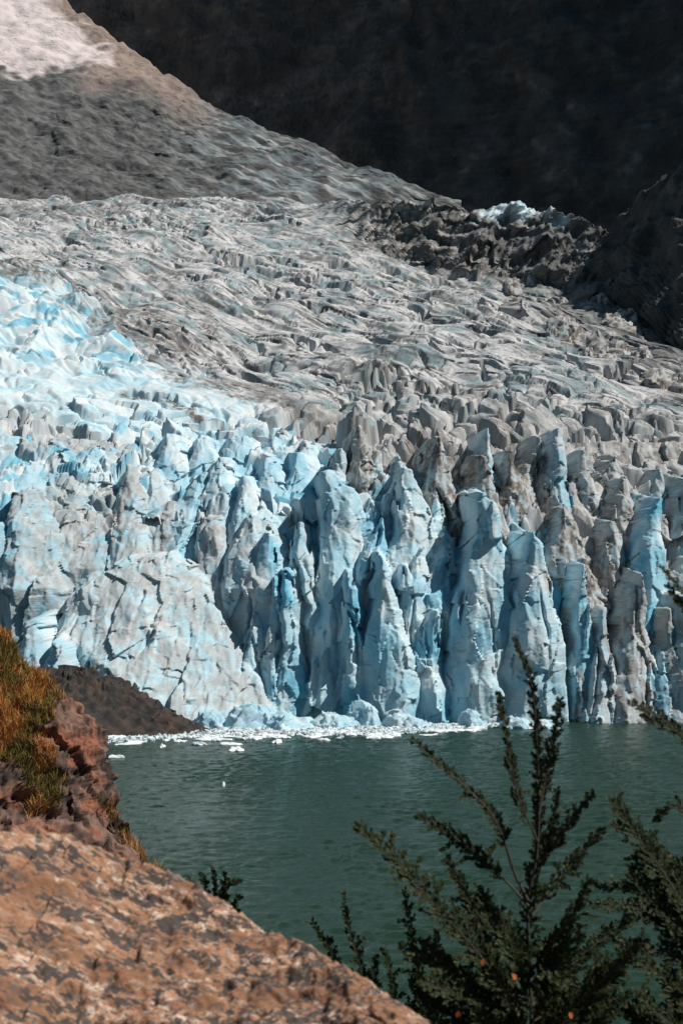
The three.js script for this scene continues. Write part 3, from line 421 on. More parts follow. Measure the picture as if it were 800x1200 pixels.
// ---------------------------------------------------------------- debris-covered slope behind the crest
{
  const SIL = [[-260, -260], [-150, -180], [0, -70], [50, -22], [95, 16], [150, 56], [250, 122], [330, 155], [400, 184], [480, 216], [540, 240]];
  const SNOW = [[-260, -300], [30, -60], [60, 0], [78, 22], [132, 68], [128, 80], [100, 74], [60, 80], [20, 86], [-10, 74], [-260, 60]];
  const dOf = (row) => table([[-300, 1500], [-100, 1120], [0, 960], [80, 850], [150, 765], [200, 720], [240, 690], [300, 670]].map((e) => e), row);
  const NU = 360, NV = 330;
  const g = gridMesh(NU, NV, (i, j) => {
    const px = lerp(-220, 540, i / (NU - 1)), sil = Math.min(table(SIL, px), 236), t = j / (NV - 1);
    let row, d, drop = 0;
    if (t < 0.9) { row = lerp(262, sil, t / 0.9); d = dOf(row); } else { row = sil; d = dOf(row); const q = (t - 0.9) / 0.1; drop = q * q * 90; d += q * 120; }
    let [x, y, z] = at(px, row, d); if (drop) y = at(px, row, dOf(row))[1] - drop + 10 * (t - 0.9);
    const sn = smooth(-9, 7, signedPoly(SNOW, px, row) + 16 * fbm(x / 14, y / 14, z / 14, 3));
    const edge = Math.max(smooth(60, 6, row - sil) * smooth(270, 200, px), smooth(118, 84, row + 14 * fbm(x / 20, y / 20, z / 20, 3)) * smooth(70, 130, px)), pale = smooth(160, 330, px) * smooth(60, 150, row);
    const lumps = (1 - sn) * smooth(90, 130, row) * (1 - 0.5 * pale);
    const [f1, f2, id] = worley(x / 9 + fbm(x / 20, z / 20, 1, 2), (y * 0.7 - z) / 11 + fbm(x / 20, z / 20, 9, 2), 90);
    const sa = (x * 0.8 - y * 0.5), sb = (x * 0.5 + y * 0.8);
    const e = 5 * fbm(x / 45, y / 45, z / 45, 3) + lumps * (0.5 * (smooth(0, 0.4, f2 - f1) - 0.6) + 0.8 * fbm(x / 16, y / 12, z / 16 + 8, 3, 0.6) + 1.2 * facets(x / 12 + y / 30, y / 9, 810)) + (0.5 - 0.3 * sn) * fbm(x / 7, y / 7, z / 7, 3, 0.5) + (1 - sn) * (1 - 0.6 * edge) * (1.5 * (ridged(sa / 60, sb / 16, z / 60, 3) - 0.6) + 0.6 * fbm(sa / 30, sb / 6, 4, 3));
    if (t < 0.9) { y += e * 0.7; z += e * 0.5; } else { y += e * 0.5; }
    const n = fbm(x / 12, y / 12, z / 12, 4, 0.6), n2 = fbm(x / 4, y / 4, z / 4 + 20, 3, 0.6), st = fbm(sa / 40, sb / 4.5, z / 60, 4, 0.6);
    let c = mix3([0.06, 0.061, 0.062], [0.145, 0.146, 0.146], smooth(-0.4, 0.5, 0.6 * n + 0.4 * n2 + 0.7 * st));
    c = mix3(c, [0.30, 0.33, 0.34], pale * smooth(-0.05, 0.45, st + 0.4 * n));
    c = mix3(c, [0.16, 0.21, 0.23], pale * 0.6 * smooth(0.0, 0.4, fbm(x / 25, y / 12, z / 25 + 4, 3)));
    c = mix3(c, [0.30, 0.225, 0.19], edge * smooth(-0.6, 0.2, n2 + 0.5 * n + 0.3));
    c = mix3(c, [0.63, 0.55, 0.545], sn * smooth(-0.75, -0.2, n2 + 0.4 * n + 0.15));
    c = mix3(c, [0.25, 0.19, 0.16], sn * 0.6 * smooth(0.25, 0.6, st + 0.3 * n2) * smooth(30, 90, px));
    return { p: [x, y, z], c, uv: [x / 60, (y - z) / 60] };
  });
  const m = mesh('debris_slope', g, new THREE.MeshStandardMaterial({ vertexColors: true, roughness: 0.95, bumpMap: rockBump, bumpScale: 0.9 }));
  tag(m, 'grey debris slope with a snow patch behind the glacier crest', 'slope', null, 'structure');
}

// ---------------------------------------------------------------- dark mountain wall and the spur on the right
{
  const NU = 330, NV = 330;
  const wall = gridMesh(NU, NV, (i, j) => {
    const px = lerp(-330, 1350, i / (NU - 1)), row = lerp(330, -260, j / (NV - 1));
    // foot line of the wall: z = -1225 + 0.5 x
    const k = (px - 400) / F; let d = 1225 / (1 + 0.5 * k) + 0.10 * (330 - row);
    let [x, y, z] = at(px, row, d);
    const e = 26 * (ridged(x / 170, y / 260, z / 170, 5) - 0.6) + 22 * fbm(x / 120, y / 90, z / 120, 4) + 7 * (ridged(x / 40 + y / 120, y / 30, z / 40, 4) - 0.6);
    const led = Math.sin((y + 14 * fbm(x / 90, y / 90, z / 90, 2)) / 9) * 1.6;
    x -= 0.4 * (e + led); z += 0.9 * (e + led);
    const n = fbm(x / 50, y / 60, z / 50, 4, 0.6), n2 = fbm(x / 12, y / 16, z / 12, 3, 0.6);
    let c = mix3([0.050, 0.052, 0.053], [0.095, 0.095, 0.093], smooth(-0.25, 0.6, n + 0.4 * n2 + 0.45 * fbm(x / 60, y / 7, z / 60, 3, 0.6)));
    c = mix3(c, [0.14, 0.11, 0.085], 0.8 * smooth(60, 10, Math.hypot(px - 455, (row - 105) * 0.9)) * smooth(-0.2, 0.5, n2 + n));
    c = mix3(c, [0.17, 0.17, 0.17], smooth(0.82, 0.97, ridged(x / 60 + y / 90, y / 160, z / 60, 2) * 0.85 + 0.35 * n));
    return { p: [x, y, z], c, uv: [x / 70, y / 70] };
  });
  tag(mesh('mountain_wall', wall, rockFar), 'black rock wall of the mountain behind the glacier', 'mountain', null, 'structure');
  const CREST = [[640, 330], [680, 300], [715, 268], [740, 240], [770, 215], [800, 185], [900, 70], [1100, -140], [1400, -200], [1600, 100]];
  const FOOT = [[640, 345], [700, 325], [740, 345], [800, 398], [900, 440], [1100, 470], [1600, 520]];
  const spur = gridMesh(220, 170, (i, j) => {
    const px = lerp(640, 1600, Math.pow(i / 219, 1.5)), t = j / 169, c0 = table(CREST, px) + 40 * smooth(800, 900, px) * fbm(px / 45, 3, 9, 3), f0 = table(FOOT, px) + 20;
    const dc = table([[640, 575], [715, 540], [800, 505], [900, 490], [1100, 480], [1600, 500]], px), df = table([[640, 545], [700, 515], [740, 480], [800, 425], [900, 400], [1100, 385], [1600, 370]], px);
    let row, d; if (t < 0.8) { const q = t / 0.8; row = lerp(f0, c0, q); d = lerp(df, dc, q); } else { row = c0; d = dc; }
    let [x, y, z] = at(px, row, d); if (t >= 0.8) { const q = (t - 0.8) / 0.2; y -= q * q * 40; z -= q * 260 * smooth(700, 860, px) + q * 60; x += q * 30; }
    const e = 9 * (ridged(x / 45, y / 60, z / 45, 5) - 0.6) + 5 * fbm(x / 30, y / 30, z / 30, 4) + 2.2 * fbm(x / 6, y / 6, z / 6, 3, 0.6);
    const q = smooth(640, 720, px); x -= 0.45 * e * q; z += 0.75 * e * q; y += 0.4 * e * q;
    const n = fbm(x / 16, y / 22, z / 16, 4, 0.6);
    return { p: [x, y, z], c: mix3([0.050, 0.052, 0.053], [0.10, 0.10, 0.098], smooth(-0.2, 0.7, n)), uv: [(x + z) / 30, y / 30] };
  });
  tag(mesh('mountain_spur', spur, new THREE.MeshStandardMaterial({ vertexColors: true, roughness: 0.95, bumpMap: rockBump, bumpScale: 1.6 })), 'dark rock spur beside the right margin of the glacier', 'mountain', null, 'structure');
}

// ---------------------------------------------------------------- lake
const waveY = (x, z) => { const w = 1.5 * fbm(x / 14, z / 14, 2, 2); return 0.15 * (1 + 0.6 * fbm(x / 30, z / 40, 61, 2)) * (fbm(x / 3.4 + w, z / 1.5 + w, 7, 2, 0.55) + 0.8 * (ridged(x / 5 + w, z / 2.3 - w, 3, 2) - 0.66)); };
{
  const wf = tile((u, v) => 0.5 + 0.34 * fbm(u * 14, v * 34, 1, 4, 0.6) + 0.2 * (ridged(u * 10, v * 24, 6, 2) - 0.6));
  const wave = noiseTex(512, (u, v) => { const n = wf(u, v); return [n, n, n]; });
  const m = new THREE.MeshPhysicalMaterial({ color: new THREE.Color().setRGB(0.015, 0.039, 0.027), specularIntensity: 0.75, roughness: 0.16, bumpMap: wave, bumpScale: 0.1, ior: 1.33 });
  const NU = 380, NV = 620;
  const g = gridMesh(NU, NV, (i, j) => {
    const q = i / (NU - 1), px = q < 0.05 ? lerp(-3200, -40, q / 0.05) : q > 0.95 ? lerp(860, 4200, (q - 0.95) / 0.05) : lerp(-40, 860, (q - 0.05) / 0.9), d = 30 * Math.pow(280 / 30, Math.pow(j / (NV - 1), 0.8)), x = (px - 400) / F * d;
    return { p: [x, waveY(x, -d) * (Math.abs(px - 400) < 480 ? 1 : 0), -d], c: [1, 1, 1], uv: [x / 7, -d / 7] };
  });
  tag(mesh('lake', g, m), 'dark green rippled lake below the glacier front', 'lake', null, 'structure');
}

// ---------------------------------------------------------------- floating ice
{
  const R = rng(99), geos = [];
  const floeMat = new THREE.MeshPhysicalMaterial({ vertexColors: true, roughness: 0.6, bumpMap: iceBump, bumpScale: 0.05 });
  for (let k = 0; k < 6; k++) {
    const n = 22, rad = []; for (let i = 0; i < n; i++) rad.push(0.72 + 0.5 * fbm(Math.cos(i / n * 6.283) * 1.1 + k * 5, Math.sin(i / n * 6.283) * 1.1, 3, 3));
    geos.push(gridMesh(n, 6, (i, j) => {
      const a = i / n * Math.PI * 2, s = [0.9, 1, 0.96, 0.75, 0.4, 0.0][j], y = [-0.25, 0.0, 0.45, 0.75, 0.95, 1.0][j];
      const x = Math.cos(a) * rad[i] * s, z = Math.sin(a) * rad[i] * s;
      return { p: [x, y + (j > 1 ? 0.5 * fbm(x * 2.3 + k * 3, z * 2.3, 1, 3) + 0.5 * facets(x * 2 + k * 9, z * 2, 77) : 0), z], c: mix3([0.62, 0.74, 0.78], [0.82, 0.84, 0.85], clamp(0.6 + fbm(x * 3, z * 3, k, 2))), uv: [x, z] };
    }, true));
  }
  const band = (px) => table([[120, 876], [220, 869], [350, 866], [480, 864], [540, 858], [640, 855], [800, 853]], px);
  for (let k = 0; k < 210; k++) {
    const px = 122 + 440 * Math.pow(R(), 0.9), row = lerp(850.5, band(px), Math.pow(R(), 1.2)), d = EYE * F / (row - 700), [x, , z] = at(px, row, d);
    const s = 0.3 + 1.3 * Math.pow(R(), 2.2), m = mesh('ice_floe', geos[k % 6], floeMat);
    m.position.set(x, -0.01, z); m.rotation.y = R() * 6.28; m.scale.set(s * (1 + R()), 0.10 + 0.26 * s * R(), s);
    tag(m, 'small white ice floe drifting at the foot of the glacier', 'ice floe', 'ice floes at the glacier foot');
  }
  for (const [px, row, s] of [[278, 879, 1.8], [270, 873, 1.3], [135, 888, 1.0], [133, 862, 1.4], [232, 873, 0.9], [325, 870, 1.2], [190, 876, 0.7], [180, 866, 1.2], [380, 868, 0.8], [300, 866, 1.4], [262, 921, 0.25], [440, 866, 0.7], [160, 871, 0.8]]) {
    const d = EYE * F / (row - 700), [x, , z] = at(px, row, d), m = mesh('ice_floe', geos[(px + row) % 6], floeMat);
    m.position.set(x, -0.01, z); m.rotation.y = px; m.scale.set(s * 1.5, 0.35, s * 0.8);
    tag(m, 'loose white floe out on open water past the brash ice', 'ice floe', 'loose floes on the open water');
  }
  // brash: countless crumbs between the floes
  const cr = new THREE.IcosahedronGeometry(1, 0), cm = new THREE.MeshStandardMaterial({ color: new THREE.Color().setRGB(0.60, 0.68, 0.71), roughness: 0.7 }), N = 11000;
  const im = new THREE.InstancedMesh(cr, cm, N), o = new THREE.Object3D(); im.name = 'brash_ice';
  for (let k = 0; k < N; k++) {
    const px = 118 + 500 * R(), row = lerp(849.5, band(px) - 4, Math.pow(R(), 1.25)), d = EYE * F / (row - 700), [x, , z] = at(px, row, d), s = 0.06 + 0.32 * R() * R();
    o.position.set(x, 0.02, z); o.rotation.set(R() * 6, R() * 6, R() * 6); o.scale.set(s * 1.8, s * 0.5, s * 1.4); o.updateMatrix(); im.setMatrixAt(k, o.matrix);
  }
  im.castShadow = im.receiveShadow = true; scene.add(im); tag(im, 'brash ice crumbs floating between the floes', 'brash ice', null, 'stuff');
}

// ---------------------------------------------------------------- rocks
const rockColor = (dark, mid, red, k) => (x, y, z, fr) => {
  const n = fbm(x / k, y / k, z / k, 4, 0.6), n2 = fbm(x / k * 4, y / k * 4, z / k * 4 + 5, 3, 0.6);
  let c = mix3(dark, mid, smooth(-0.35, 0.45, n + 0.5 * n2 + 0.3 * (fr - 0.5))); c = mix3(c, red, smooth(0.0, 0.45, fbm(x / k / 1.5 + 30, y / k, z / k, 3) + 0.3 * n2)); return mix3(c, dark, 0.8 * smooth(0.25, 0.6, n2 - 0.3 * n));
};
tag(mesh('shore_rock', loft({ lv: [[900, -140, 300], [862, -130, 252], [855, -120, 238], [848, -110, 218], [836, -90, 192], [815, -60, 166], [797, -10, 136], [788, 26, 112], [783, 60, 92]], d: 208, lean: 0.1, th: 0.3, corners: 5, jag: 0.6, nu: 140, nv: 90, seed: 501, rough: 1.7, color: rockColor([0.014, 0.013, 0.012], [0.035, 0.03, 0.026], [0.06, 0.035, 0.024], 3), uvs: 5 }), rockMid), 'dark bare rock point at the foot of the ice', 'rock');

const headland = group('headland_rock', [0, 0, 0]);
tag(headland, 'red brown rocky bluff with tufts of golden grass', 'rock');
{
  const g = loft({ lv: [[2300, -700, 640], [1500, -500, 380], [1200, -420, 280], [1080, -380, 225], [1040, -360, 200], [1010, -350, 170], [985, -345, 150], [950, -340, 133], [900, -330, 126], [865, -325, 122], [845, -320, 108], [828, -310, 84], [808, -300, 64], [790, -290, 48], [770, -270, 28], [752, -250, 8], [742, -220, -15], [735, -180, -60]], d: 21, lean: 0.004, th: 0.3, corners: 4, rf: 0.6, jag: 0.5, grow: 1, edge: 0, nu: 420, nv: 300, dense: 2.4, seed: 733, rough: 0.0, color: () => [0, 0, 0], uvs: 1.2 });
  const p = g.attributes.position, c = g.attributes.color, col = rockColor([0.03, 0.022, 0.019], [0.20, 0.115, 0.085], [0.25, 0.095, 0.055], 0.7);
  g.computeVertexNormals(); const nn = g.attributes.normal;
  for (let i = 0; i < p.count; i++) {
    let x = p.getX(i), y = p.getY(i), z = p.getZ(i);
    const [f1, f2, id] = worley((x - z * 0.6) / 0.55 + 0.6 * fbm(x, y, z, 2), y / 0.42 + 0.5 * fbm(x + 9, y, z, 2), 61);
    const [k1, k2, kid] = worley((x + z * 0.7) / 0.2 + 0.5 * fbm(x * 2, y * 2, z * 2, 2), y / 0.16 + x * 0.8, 71);
    const e = 0.2 * fbm(x / 1.1, y / 1.1, z / 1.1, 3) + 0.12 * (ridged(x / 0.6, y / 0.5, z / 0.6, 4, 0.6) - 0.6) + 0.2 * (id - 0.5) + 0.09 * (smooth(0, 0.16, f2 - f1) - 1) + 0.08 * (kid - 0.5) + 0.04 * (smooth(0, 0.2, k2 - k1) - 1) + 0.05 * fbm(x / 0.1, y / 0.1, z / 0.1, 3, 0.65);
    p.setXYZ(i, x + nn.getX(i) * e, y + nn.getY(i) * e, z + nn.getZ(i) * e); c.setXYZ(i, ...col(x, y, z, id));
  }
  g.computeVertexNormals();
  mesh('rock_face', g, new THREE.MeshStandardMaterial({ vertexColors: true, roughness: 0.9, bumpMap: rockBump, bumpScale: 0.03 }), headland);
  // grass: blades rooted on the upper and left parts of the bluff
  const R = rng(404), pos = g.attributes.position, nor = g.attributes.normal, tris = g.index.array;
  const GR = [[-200, 700], [10, 740], [30, 765], [52, 790], [70, 815], [62, 840], [48, 850], [56, 880], [72, 905], [80, 930], [70, 950], [30, 960], [28, 930], [24, 905], [0, 905], [-200, 1000]], GR2 = [[118, 940], [136, 950], [158, 990], [190, 1020], [205, 1045], [190, 1050], [160, 1010], [136, 975]];
  const blade = new THREE.BufferGeometry();
  blade.setAttribute('position', new THREE.Float32BufferAttribute([-0.05, 0, 0, 0.05, 0, 0, -0.03, 0.55, 0.1, 0.03, 0.55, 0.1, 0, 1, 0.42], 3)); blade.setIndex([0, 1, 3, 0, 3, 2, 2, 3, 4]); blade.computeVertexNormals();
  const spots = [];
  for (let t = 0; t < tris.length; t += 3) {
    const [a, b, cc] = [tris[t], tris[t + 1], tris[t + 2]], va = new THREE.Vector3().fromBufferAttribute(pos, a), vb = new THREE.Vector3().fromBufferAttribute(pos, b), vc = new THREE.Vector3().fromBufferAttribute(pos, cc);
    const m = va.clone().add(vb).add(vc).multiplyScalar(1 / 3), d = -m.z, px = m.x / d * F + 400, row = 700 - (m.y - EYE) / d * F;
    if (row > 1060 || px < -200) continue;
    const w = fbm(m.x * 1.3, m.y * 1.3, m.z * 1.3, 3), s = Math.max(signedPoly(GR, px, row), signedPoly(GR2, px, row)) + 16 * w;
    if (s < 0) continue;
    const area = vb.clone().sub(va).cross(vc.clone().sub(va)).length() / 2, n = area * 1400 * smooth(-2, 10, s); let q = Math.floor(n) + (R() < n % 1 ? 1 : 0);
    for (; q > 0; q--) { let u = R(), v = R(); if (u + v > 1) { u = 1 - u; v = 1 - v; } spots.push([va.clone().addScaledVector(vb.clone().sub(va), u).addScaledVector(vc.clone().sub(va), v), new THREE.Vector3().fromBufferAttribute(nor, a), px, row]); }
  }
  const im = new THREE.InstancedMesh(blade, new THREE.MeshStandardMaterial({ color: 0xffffff, roughness: 0.85, side: THREE.DoubleSide }), spots.length), o = new THREE.Object3D(), cl = new THREE.Color();
  spots.forEach(([v, n, px, row], i) => {
    const w = fbm(v.x * 1.1, v.y * 1.1, v.z * 1.1 + 7, 3), gr = smooth(-0.2, 0.35, w - 0.08 + 0.22 * smooth(820, 900, row) + 0.15 * (R() - 0.5)), s = 0.10 + 0.17 * R();
    o.position.copy(v).addScaledVector(n, -0.01); const up = n.clone().multiplyScalar(0.5).add(new THREE.Vector3((R() - 0.5) * 0.7, 1, (R() - 0.5) * 0.7)).normalize();
    o.quaternion.setFromUnitVectors(new THREE.Vector3(0, 1, 0), up); o.rotateY(R() * 6.28); o.scale.set(s * 0.75, s, s); o.updateMatrix(); im.setMatrixAt(i, o.matrix);
    const c3 = mix3(mix3([0.56, 0.29, 0.075], [0.40, 0.17, 0.04], R()), mix3([0.26, 0.20, 0.04], [0.12, 0.105, 0.025], R()), gr); im.setColorAt(i, cl.setRGB(...c3));
  });
  im.name = 'grass'; im.userData.kind = 'stuff'; im.castShadow = im.receiveShadow = true; headland.add(im);
}

// ---------------------------------------------------------------- hillside under the camera and the near boulder
const groundY = (x, z) => { // slopes down to the lake; gentler on the left, towards the bluff
  const d = Math.max(0, -z - 3.4), L = smooth(0.5, -2.5, x + z * 0.05);
  return Math.max(-3, 18.2 - d * lerp(0.62, 0.24, L * smooth(30, 20, d)) - 0.5 * Math.max(0, d - 20) * 1) + 0.12 * fbm(x / 2, z / 2, 1, 3);
};
{
  const g = gridMesh(140, 160, (i, j) => { const x = lerp(-60, 60, i / 139), z = lerp(20, -50, j / 159), y = groundY(x, z) - 0.02; const n = fbm(x * 1.2, y, z * 1.2, 4, 0.6); return { p: [x, y, z], c: mix3([0.03, 0.03, 0.014], [0.07, 0.05, 0.03], smooth(-0.4, 0.5, n)), uv: [x / 2, z / 2] }; });
  tag(mesh('hillside', g, rockMid), 'earthy hillside sloping down to the lake', 'ground', null, 'structure');
}
{
  const SIL = [[-420, 900], [-200, 942], [-80, 968], [0, 984], [50, 992], [100, 1004], [150, 1016], [200, 1044], [250, 1066], [300, 1087], [350, 1108], [400, 1136], [450, 1172], [490, 1204], [560, 1260], [640, 1360]];
  const crest = (px) => at(px, table(SIL, px), 3.25 + 0.25 * Math.sin(px / 130));
  const NU = 420, NV = 300;
  const tone = noiseTex(1024, (() => {
    const fs = [1, 2, 3, 4, 5, 6].map((k) => tile((u, v) => fbm(u * [4, 10, 20, 44, 14, 90][k - 1], v * [4, 10, 20, 44, 14, 90][k - 1], k * 13, 5, 0.6)));
    return (u, v) => {
      const [a, b, c, d, e, f] = fs.map((q) => q(u, v));
      let col = mix3([0.23, 0.105, 0.05], [0.43, 0.25, 0.16], smooth(-0.35, 0.35, a + 0.6 * b + 0.5 * f));      // orange brown to salmon rock
      col = mix3(col, [0.27, 0.10, 0.045], 0.75 * smooth(0.05, 0.4, e + 0.3 * d));                       // rusty stains
      col = mix3(col, [0.66, 0.52, 0.42], 0.92 * smooth(0.12, 0.30, c * 0.8 + 0.5 * d + 0.3 * a + 0.2 * f));             // pale lichen crusts
      col = mix3(col, [0.105, 0.07, 0.055], 0.8 * smooth(0.05, 0.24, e * 0.5 + c * 0.4 + d * 0.5 - 0.3 * a + 0.2 * f));                     // brown lichen
      col = mix3(col, [0.045, 0.038, 0.036], 0.94 * smooth(0.02, 0.14, b * 0.8 + 0.5 * d - 0.25 * c + 0.15 * f + 0.25 * a)); // black lichen patches
      col = mix3(col, [0.07, 0.055, 0.045], 0.85 * smooth(0.28, 0.45, f * 0.6 + d * 0.6));                 // pits and specks
      return col.map((x) => Math.pow(x, 1 / 2.2));
    };
  })(), true);
  const g = gridMesh(NU, NV, (i, j) => {
    const px = lerp(-400, 620, i / (NU - 1)), t = j / (NV - 1), [cx, cy, cz] = crest(px);
    // across the back of the boulder: from its foot near the camera, up over the crest, down behind
    const q = (t - 0.62) / 0.62; let z, y;
    if (t < 0.62) { const u = -q; z = cz + u * 1.25; y = cy - 0.50 * u - 0.55 * u * u * u; } else { const u = (t - 0.62) / 0.38; z = cz - u * 0.9; y = cy - 1.5 * u * u - 0.12 * u; }
    let x = cx;
    const e = 0.05 * fbm(x / 0.6, y / 0.6, z / 0.6, 2) + 0.034 * (ridged(x / 0.3, y / 0.2, z / 0.3, 4, 0.6) - 0.62) + 0.012 * fbm(x / 0.05, y / 0.05, z / 0.05, 4, 0.65);
    const n = fbm(x / 0.25, y / 0.1, z / 0.25 + 4, 2), cut = Math.abs(fbm(x / 0.55 + 3, y / 0.3, z / 0.4, 2)); const ledge = 0.012 * smooth(0.0, 0.1, n) - 0.02 * smooth(0.03, 0.0, cut) * smooth(-0.1, 0.3, n) + 0.012 * facets(x / 0.28, z / 0.2, 980, 0.1);
    y += e + ledge; z += e * 0.5 + ledge * 0.4;
    return { p: [x, y, z], c: [1, 1, 1], uv: [(x + 0.3 * z) / 0.9, (z - y) / 0.9] };
  });
  tag(mesh('boulder', g, new THREE.MeshStandardMaterial({ map: tone, roughness: 0.92, bumpMap: rockBump, bumpScale: 0.012 })), 'large lichen spotted orange and grey boulder in front of the bluff', 'boulder');
}

// ---------------------------------------------------------------- saplings
const bark = new THREE.MeshStandardMaterial({ color: new THREE.Color().setRGB(0.045, 0.035, 0.028), roughness: 0.9 });
const leafMat = new THREE.MeshPhysicalMaterial({ vertexColors: true, roughness: 0.42, side: THREE.DoubleSide, transmission: 0.15, thickness: 0, specularIntensity: 0.7 });
leafMat.roughness = 0.62; leafMat.specularIntensity = 0.35;
function tube(pts, r0, r1, sides = 6) { const c = new THREE.CatmullRomCurve3(pts), n = Math.max(4, pts.length * 4), g = new THREE.TubeGeometry(c, n, 1, sides), p = g.attributes.position; const v = new THREE.Vector3(), ctr = []; for (let i = 0; i <= n; i++) ctr.push(c.getPointAt(i / n)); for (let i = 0; i < p.count; i++) { const k = Math.floor(i / (sides + 1)), r = lerp(r0, r1, k / n); v.fromBufferAttribute(p, i).sub(ctr[k]).multiplyScalar(r).add(ctr[k]); p.setXYZ(i, v.x, v.y, v.z); } g.computeVertexNormals(); return g; }
class Leaves {
  constructor() { this.p = []; this.c = []; this.i = []; }
  add(pos, dir, nrm, len, wid, col) { // a folded oval leaf
    const side = new THREE.Vector3().crossVectors(dir, nrm).normalize(), b = this.p.length / 3, P = (l, s, h) => this.p.push(pos.x + dir.x * l * len + side.x * s * wid + nrm.x * h * wid, pos.y + dir.y * l * len + side.y * s * wid + nrm.y * h * wid, pos.z + dir.z * l * len + side.z * s * wid + nrm.z * h * wid);
    P(0, 0, 0); P(0.35, -0.5, 0.16); P(0.35, 0.5, 0.16); P(0.75, -0.36, 0.1); P(0.75, 0.36, 0.1); P(1, 0, -0.05); P(0.5, 0, 0);
    for (let k = 0; k < 7; k++) this.c.push(...col);
    this.i.push(b, b + 6, b + 1, b, b + 2, b + 6, b + 1, b + 6, b + 3, b + 2, b + 4, b + 6, b + 3, b + 6, b + 5, b + 6, b + 4, b + 5);
  }
  geo() { const g = new THREE.BufferGeometry(); g.setAttribute('position', new THREE.Float32BufferAttribute(this.p, 3)); g.setAttribute('color', new THREE.Float32BufferAttribute(this.c, 3)); g.setIndex(this.i); g.computeVertexNormals(); return g; }
}
// a limb: points (px, row, depth offset); twigs alternate along it, leaves in two ranks on every twig and on the limb's outer part
function limb(parent, org, pts, d, R, o = {}) {
  const { leafy = 0.15, twig = 0.1, gap = 0.0155, leaf = 0.0158, r0 = 0.008, wood = 'branch', tint = 0, step = 0.0062, twigR = 0.0016 } = o;
  const V = pts.map(([px, row, dz = 0]) => new THREE.Vector3(...at(px, row, d + dz)).sub(org)), c = new THREE.CatmullRomCurve3(V), len = c.getLength();
  const woods = [tube(V, r0, r0 * 0.22)], L = new Leaves();
  const view = new THREE.Vector3(0, 0, 1), sheet = new THREE.Vector3((R() - 0.5) * 0.9, 0.5 + 0.3 * R(), 0.75).normalize();
  const leafCol = () => { const t = R(); let k = mix3([0.010, 0.020, 0.006], [0.032, 0.048, 0.013], t); if (R() < 0.12 + tint) k = mix3(k, [0.075, 0.062, 0.018], 0.8 * R()); return k; };
  const leavesOn = (pt, dir, l, s) => { for (const sgn of [-1, 1]) { const side = new THREE.Vector3().crossVectors(dir, sheet).normalize(); const dd = dir.clone().multiplyScalar(1.0).addScaledVector(side, sgn * (0.6 + 0.4 * R())).addScaledVector(sheet, (R() - 0.35) * 0.8).normalize(); const nr = sheet.clone().add(new THREE.Vector3((R() - 0.5), (R() - 0.5), (R() - 0.5)).multiplyScalar(1.2)).normalize(); const k = 0.6 + 0.8 * R(); L.add(pt, dd, nr, l * k, l * 0.62 * k * (0.8 + 0.4 * R()), leafCol()); } };
  for (let s = leafy * len; s < len; s += step * 1.3) { const t = s / len; leavesOn(c.getPointAt(t), c.getTangentAt(t), leaf, 1); }
  let sgn = 1;
  for (let s = leafy * len * 0.8; s < len * 0.97; s += gap * (0.7 + 0.6 * R())) {
    const t = s / len, p = c.getPointAt(t), tg = c.getTangentAt(t), side = new THREE.Vector3().crossVectors(tg, sheet).normalize(); sgn = -sgn;
    const l = 0.92 * twig * (0.35 + 0.95 * R()) * Math.pow(1 - t, 0.55) * smooth(0, 0.25, t / Math.max(leafy, 0.05) * 0.25 + 0.08) + 0.018;
    const dir = tg.clone().multiplyScalar(1.15).addScaledVector(side, sgn * (0.45 + 0.4 * R())).addScaledVector(sheet, (R() - 0.5) * 0.5).normalize(), end = p.clone().addScaledVector(dir, l).add(new THREE.Vector3(0, 0.08 * l, 0)), mid = p.clone().lerp(end, 0.5).addScaledVector(tg, 0.05 * l);
    woods.push(tube([p, mid, end], twigR, twigR * 0.4, 4));
    for (let q = 0.012; q < l; q += step) leavesOn(p.clone().lerp(end, q / l), dir, leaf * (1 - 0.35 * q / l), 1);
    for (let b = 0; b < Math.floor(l / 0.05); b++) { // side sprays on longer twigs
      const q = 0.25 + 0.6 * R(), p2 = p.clone().lerp(end, q), s2 = new THREE.Vector3().crossVectors(dir, sheet).normalize(), d2 = dir.clone().multiplyScalar(0.8).addScaledVector(s2, (R() < 0.5 ? -1 : 1) * 0.75).addScaledVector(sheet, (R() - 0.5) * 0.7).normalize(), l2 = 0.02 + 0.03 * R();
      for (let u = 0.004; u < l2; u += step) leavesOn(p2.clone().addScaledVector(d2, u), d2, leaf * 0.85, 1);
    }
  }
  const m = mesh(wood, mergeGeometries(woods), bark, parent), f = mesh('foliage', L.geo(), leafMat, m); f.userData.kind = 'stuff';
  return m;
}
// more limbs that fill a lower crown: from the stem out to tips spread over a region of the photo
function fill(n, seed, stem, tips, o = {}) { const R = rng(seed), out = []; for (let k = 0; k < n; k++) { const [sx, sy] = stem(R()), [tx, ty] = tips(R(), R()), dz = (R() - 0.5) * 0.5; out.push([[[sx, sy], [lerp(sx, tx, 0.35), lerp(sy, ty, 0.3), dz * 0.4], [lerp(sx, tx, 0.7), lerp(sy, ty, 0.62), dz * 0.8], [tx, ty, dz]], { r0: 0.0045, leafy: 0.12, twig: 0.08 + 0.06 * R(), ...o }]); } return out; }
function sapling(name, label, d, basePx, limbs, seed, o = {}) {
  const bx = (basePx - 400) / F * d, org = new THREE.Vector3(bx, groundY(bx, -d), -d), g = group(name, [org.x, org.y, org.z]); tag(g, label, 'sapling');
  const R = rng(seed);
  limbs.forEach(([pts, oo]) => limb(g, org, pts, d, R, { ...o, ...oo }));
  return [g, org];
}
const baseRow = (px, d) => { const x = (px - 400) / F * d; return 700 - (groundY(x, -d) - 0.05 - EYE) / d * F; };
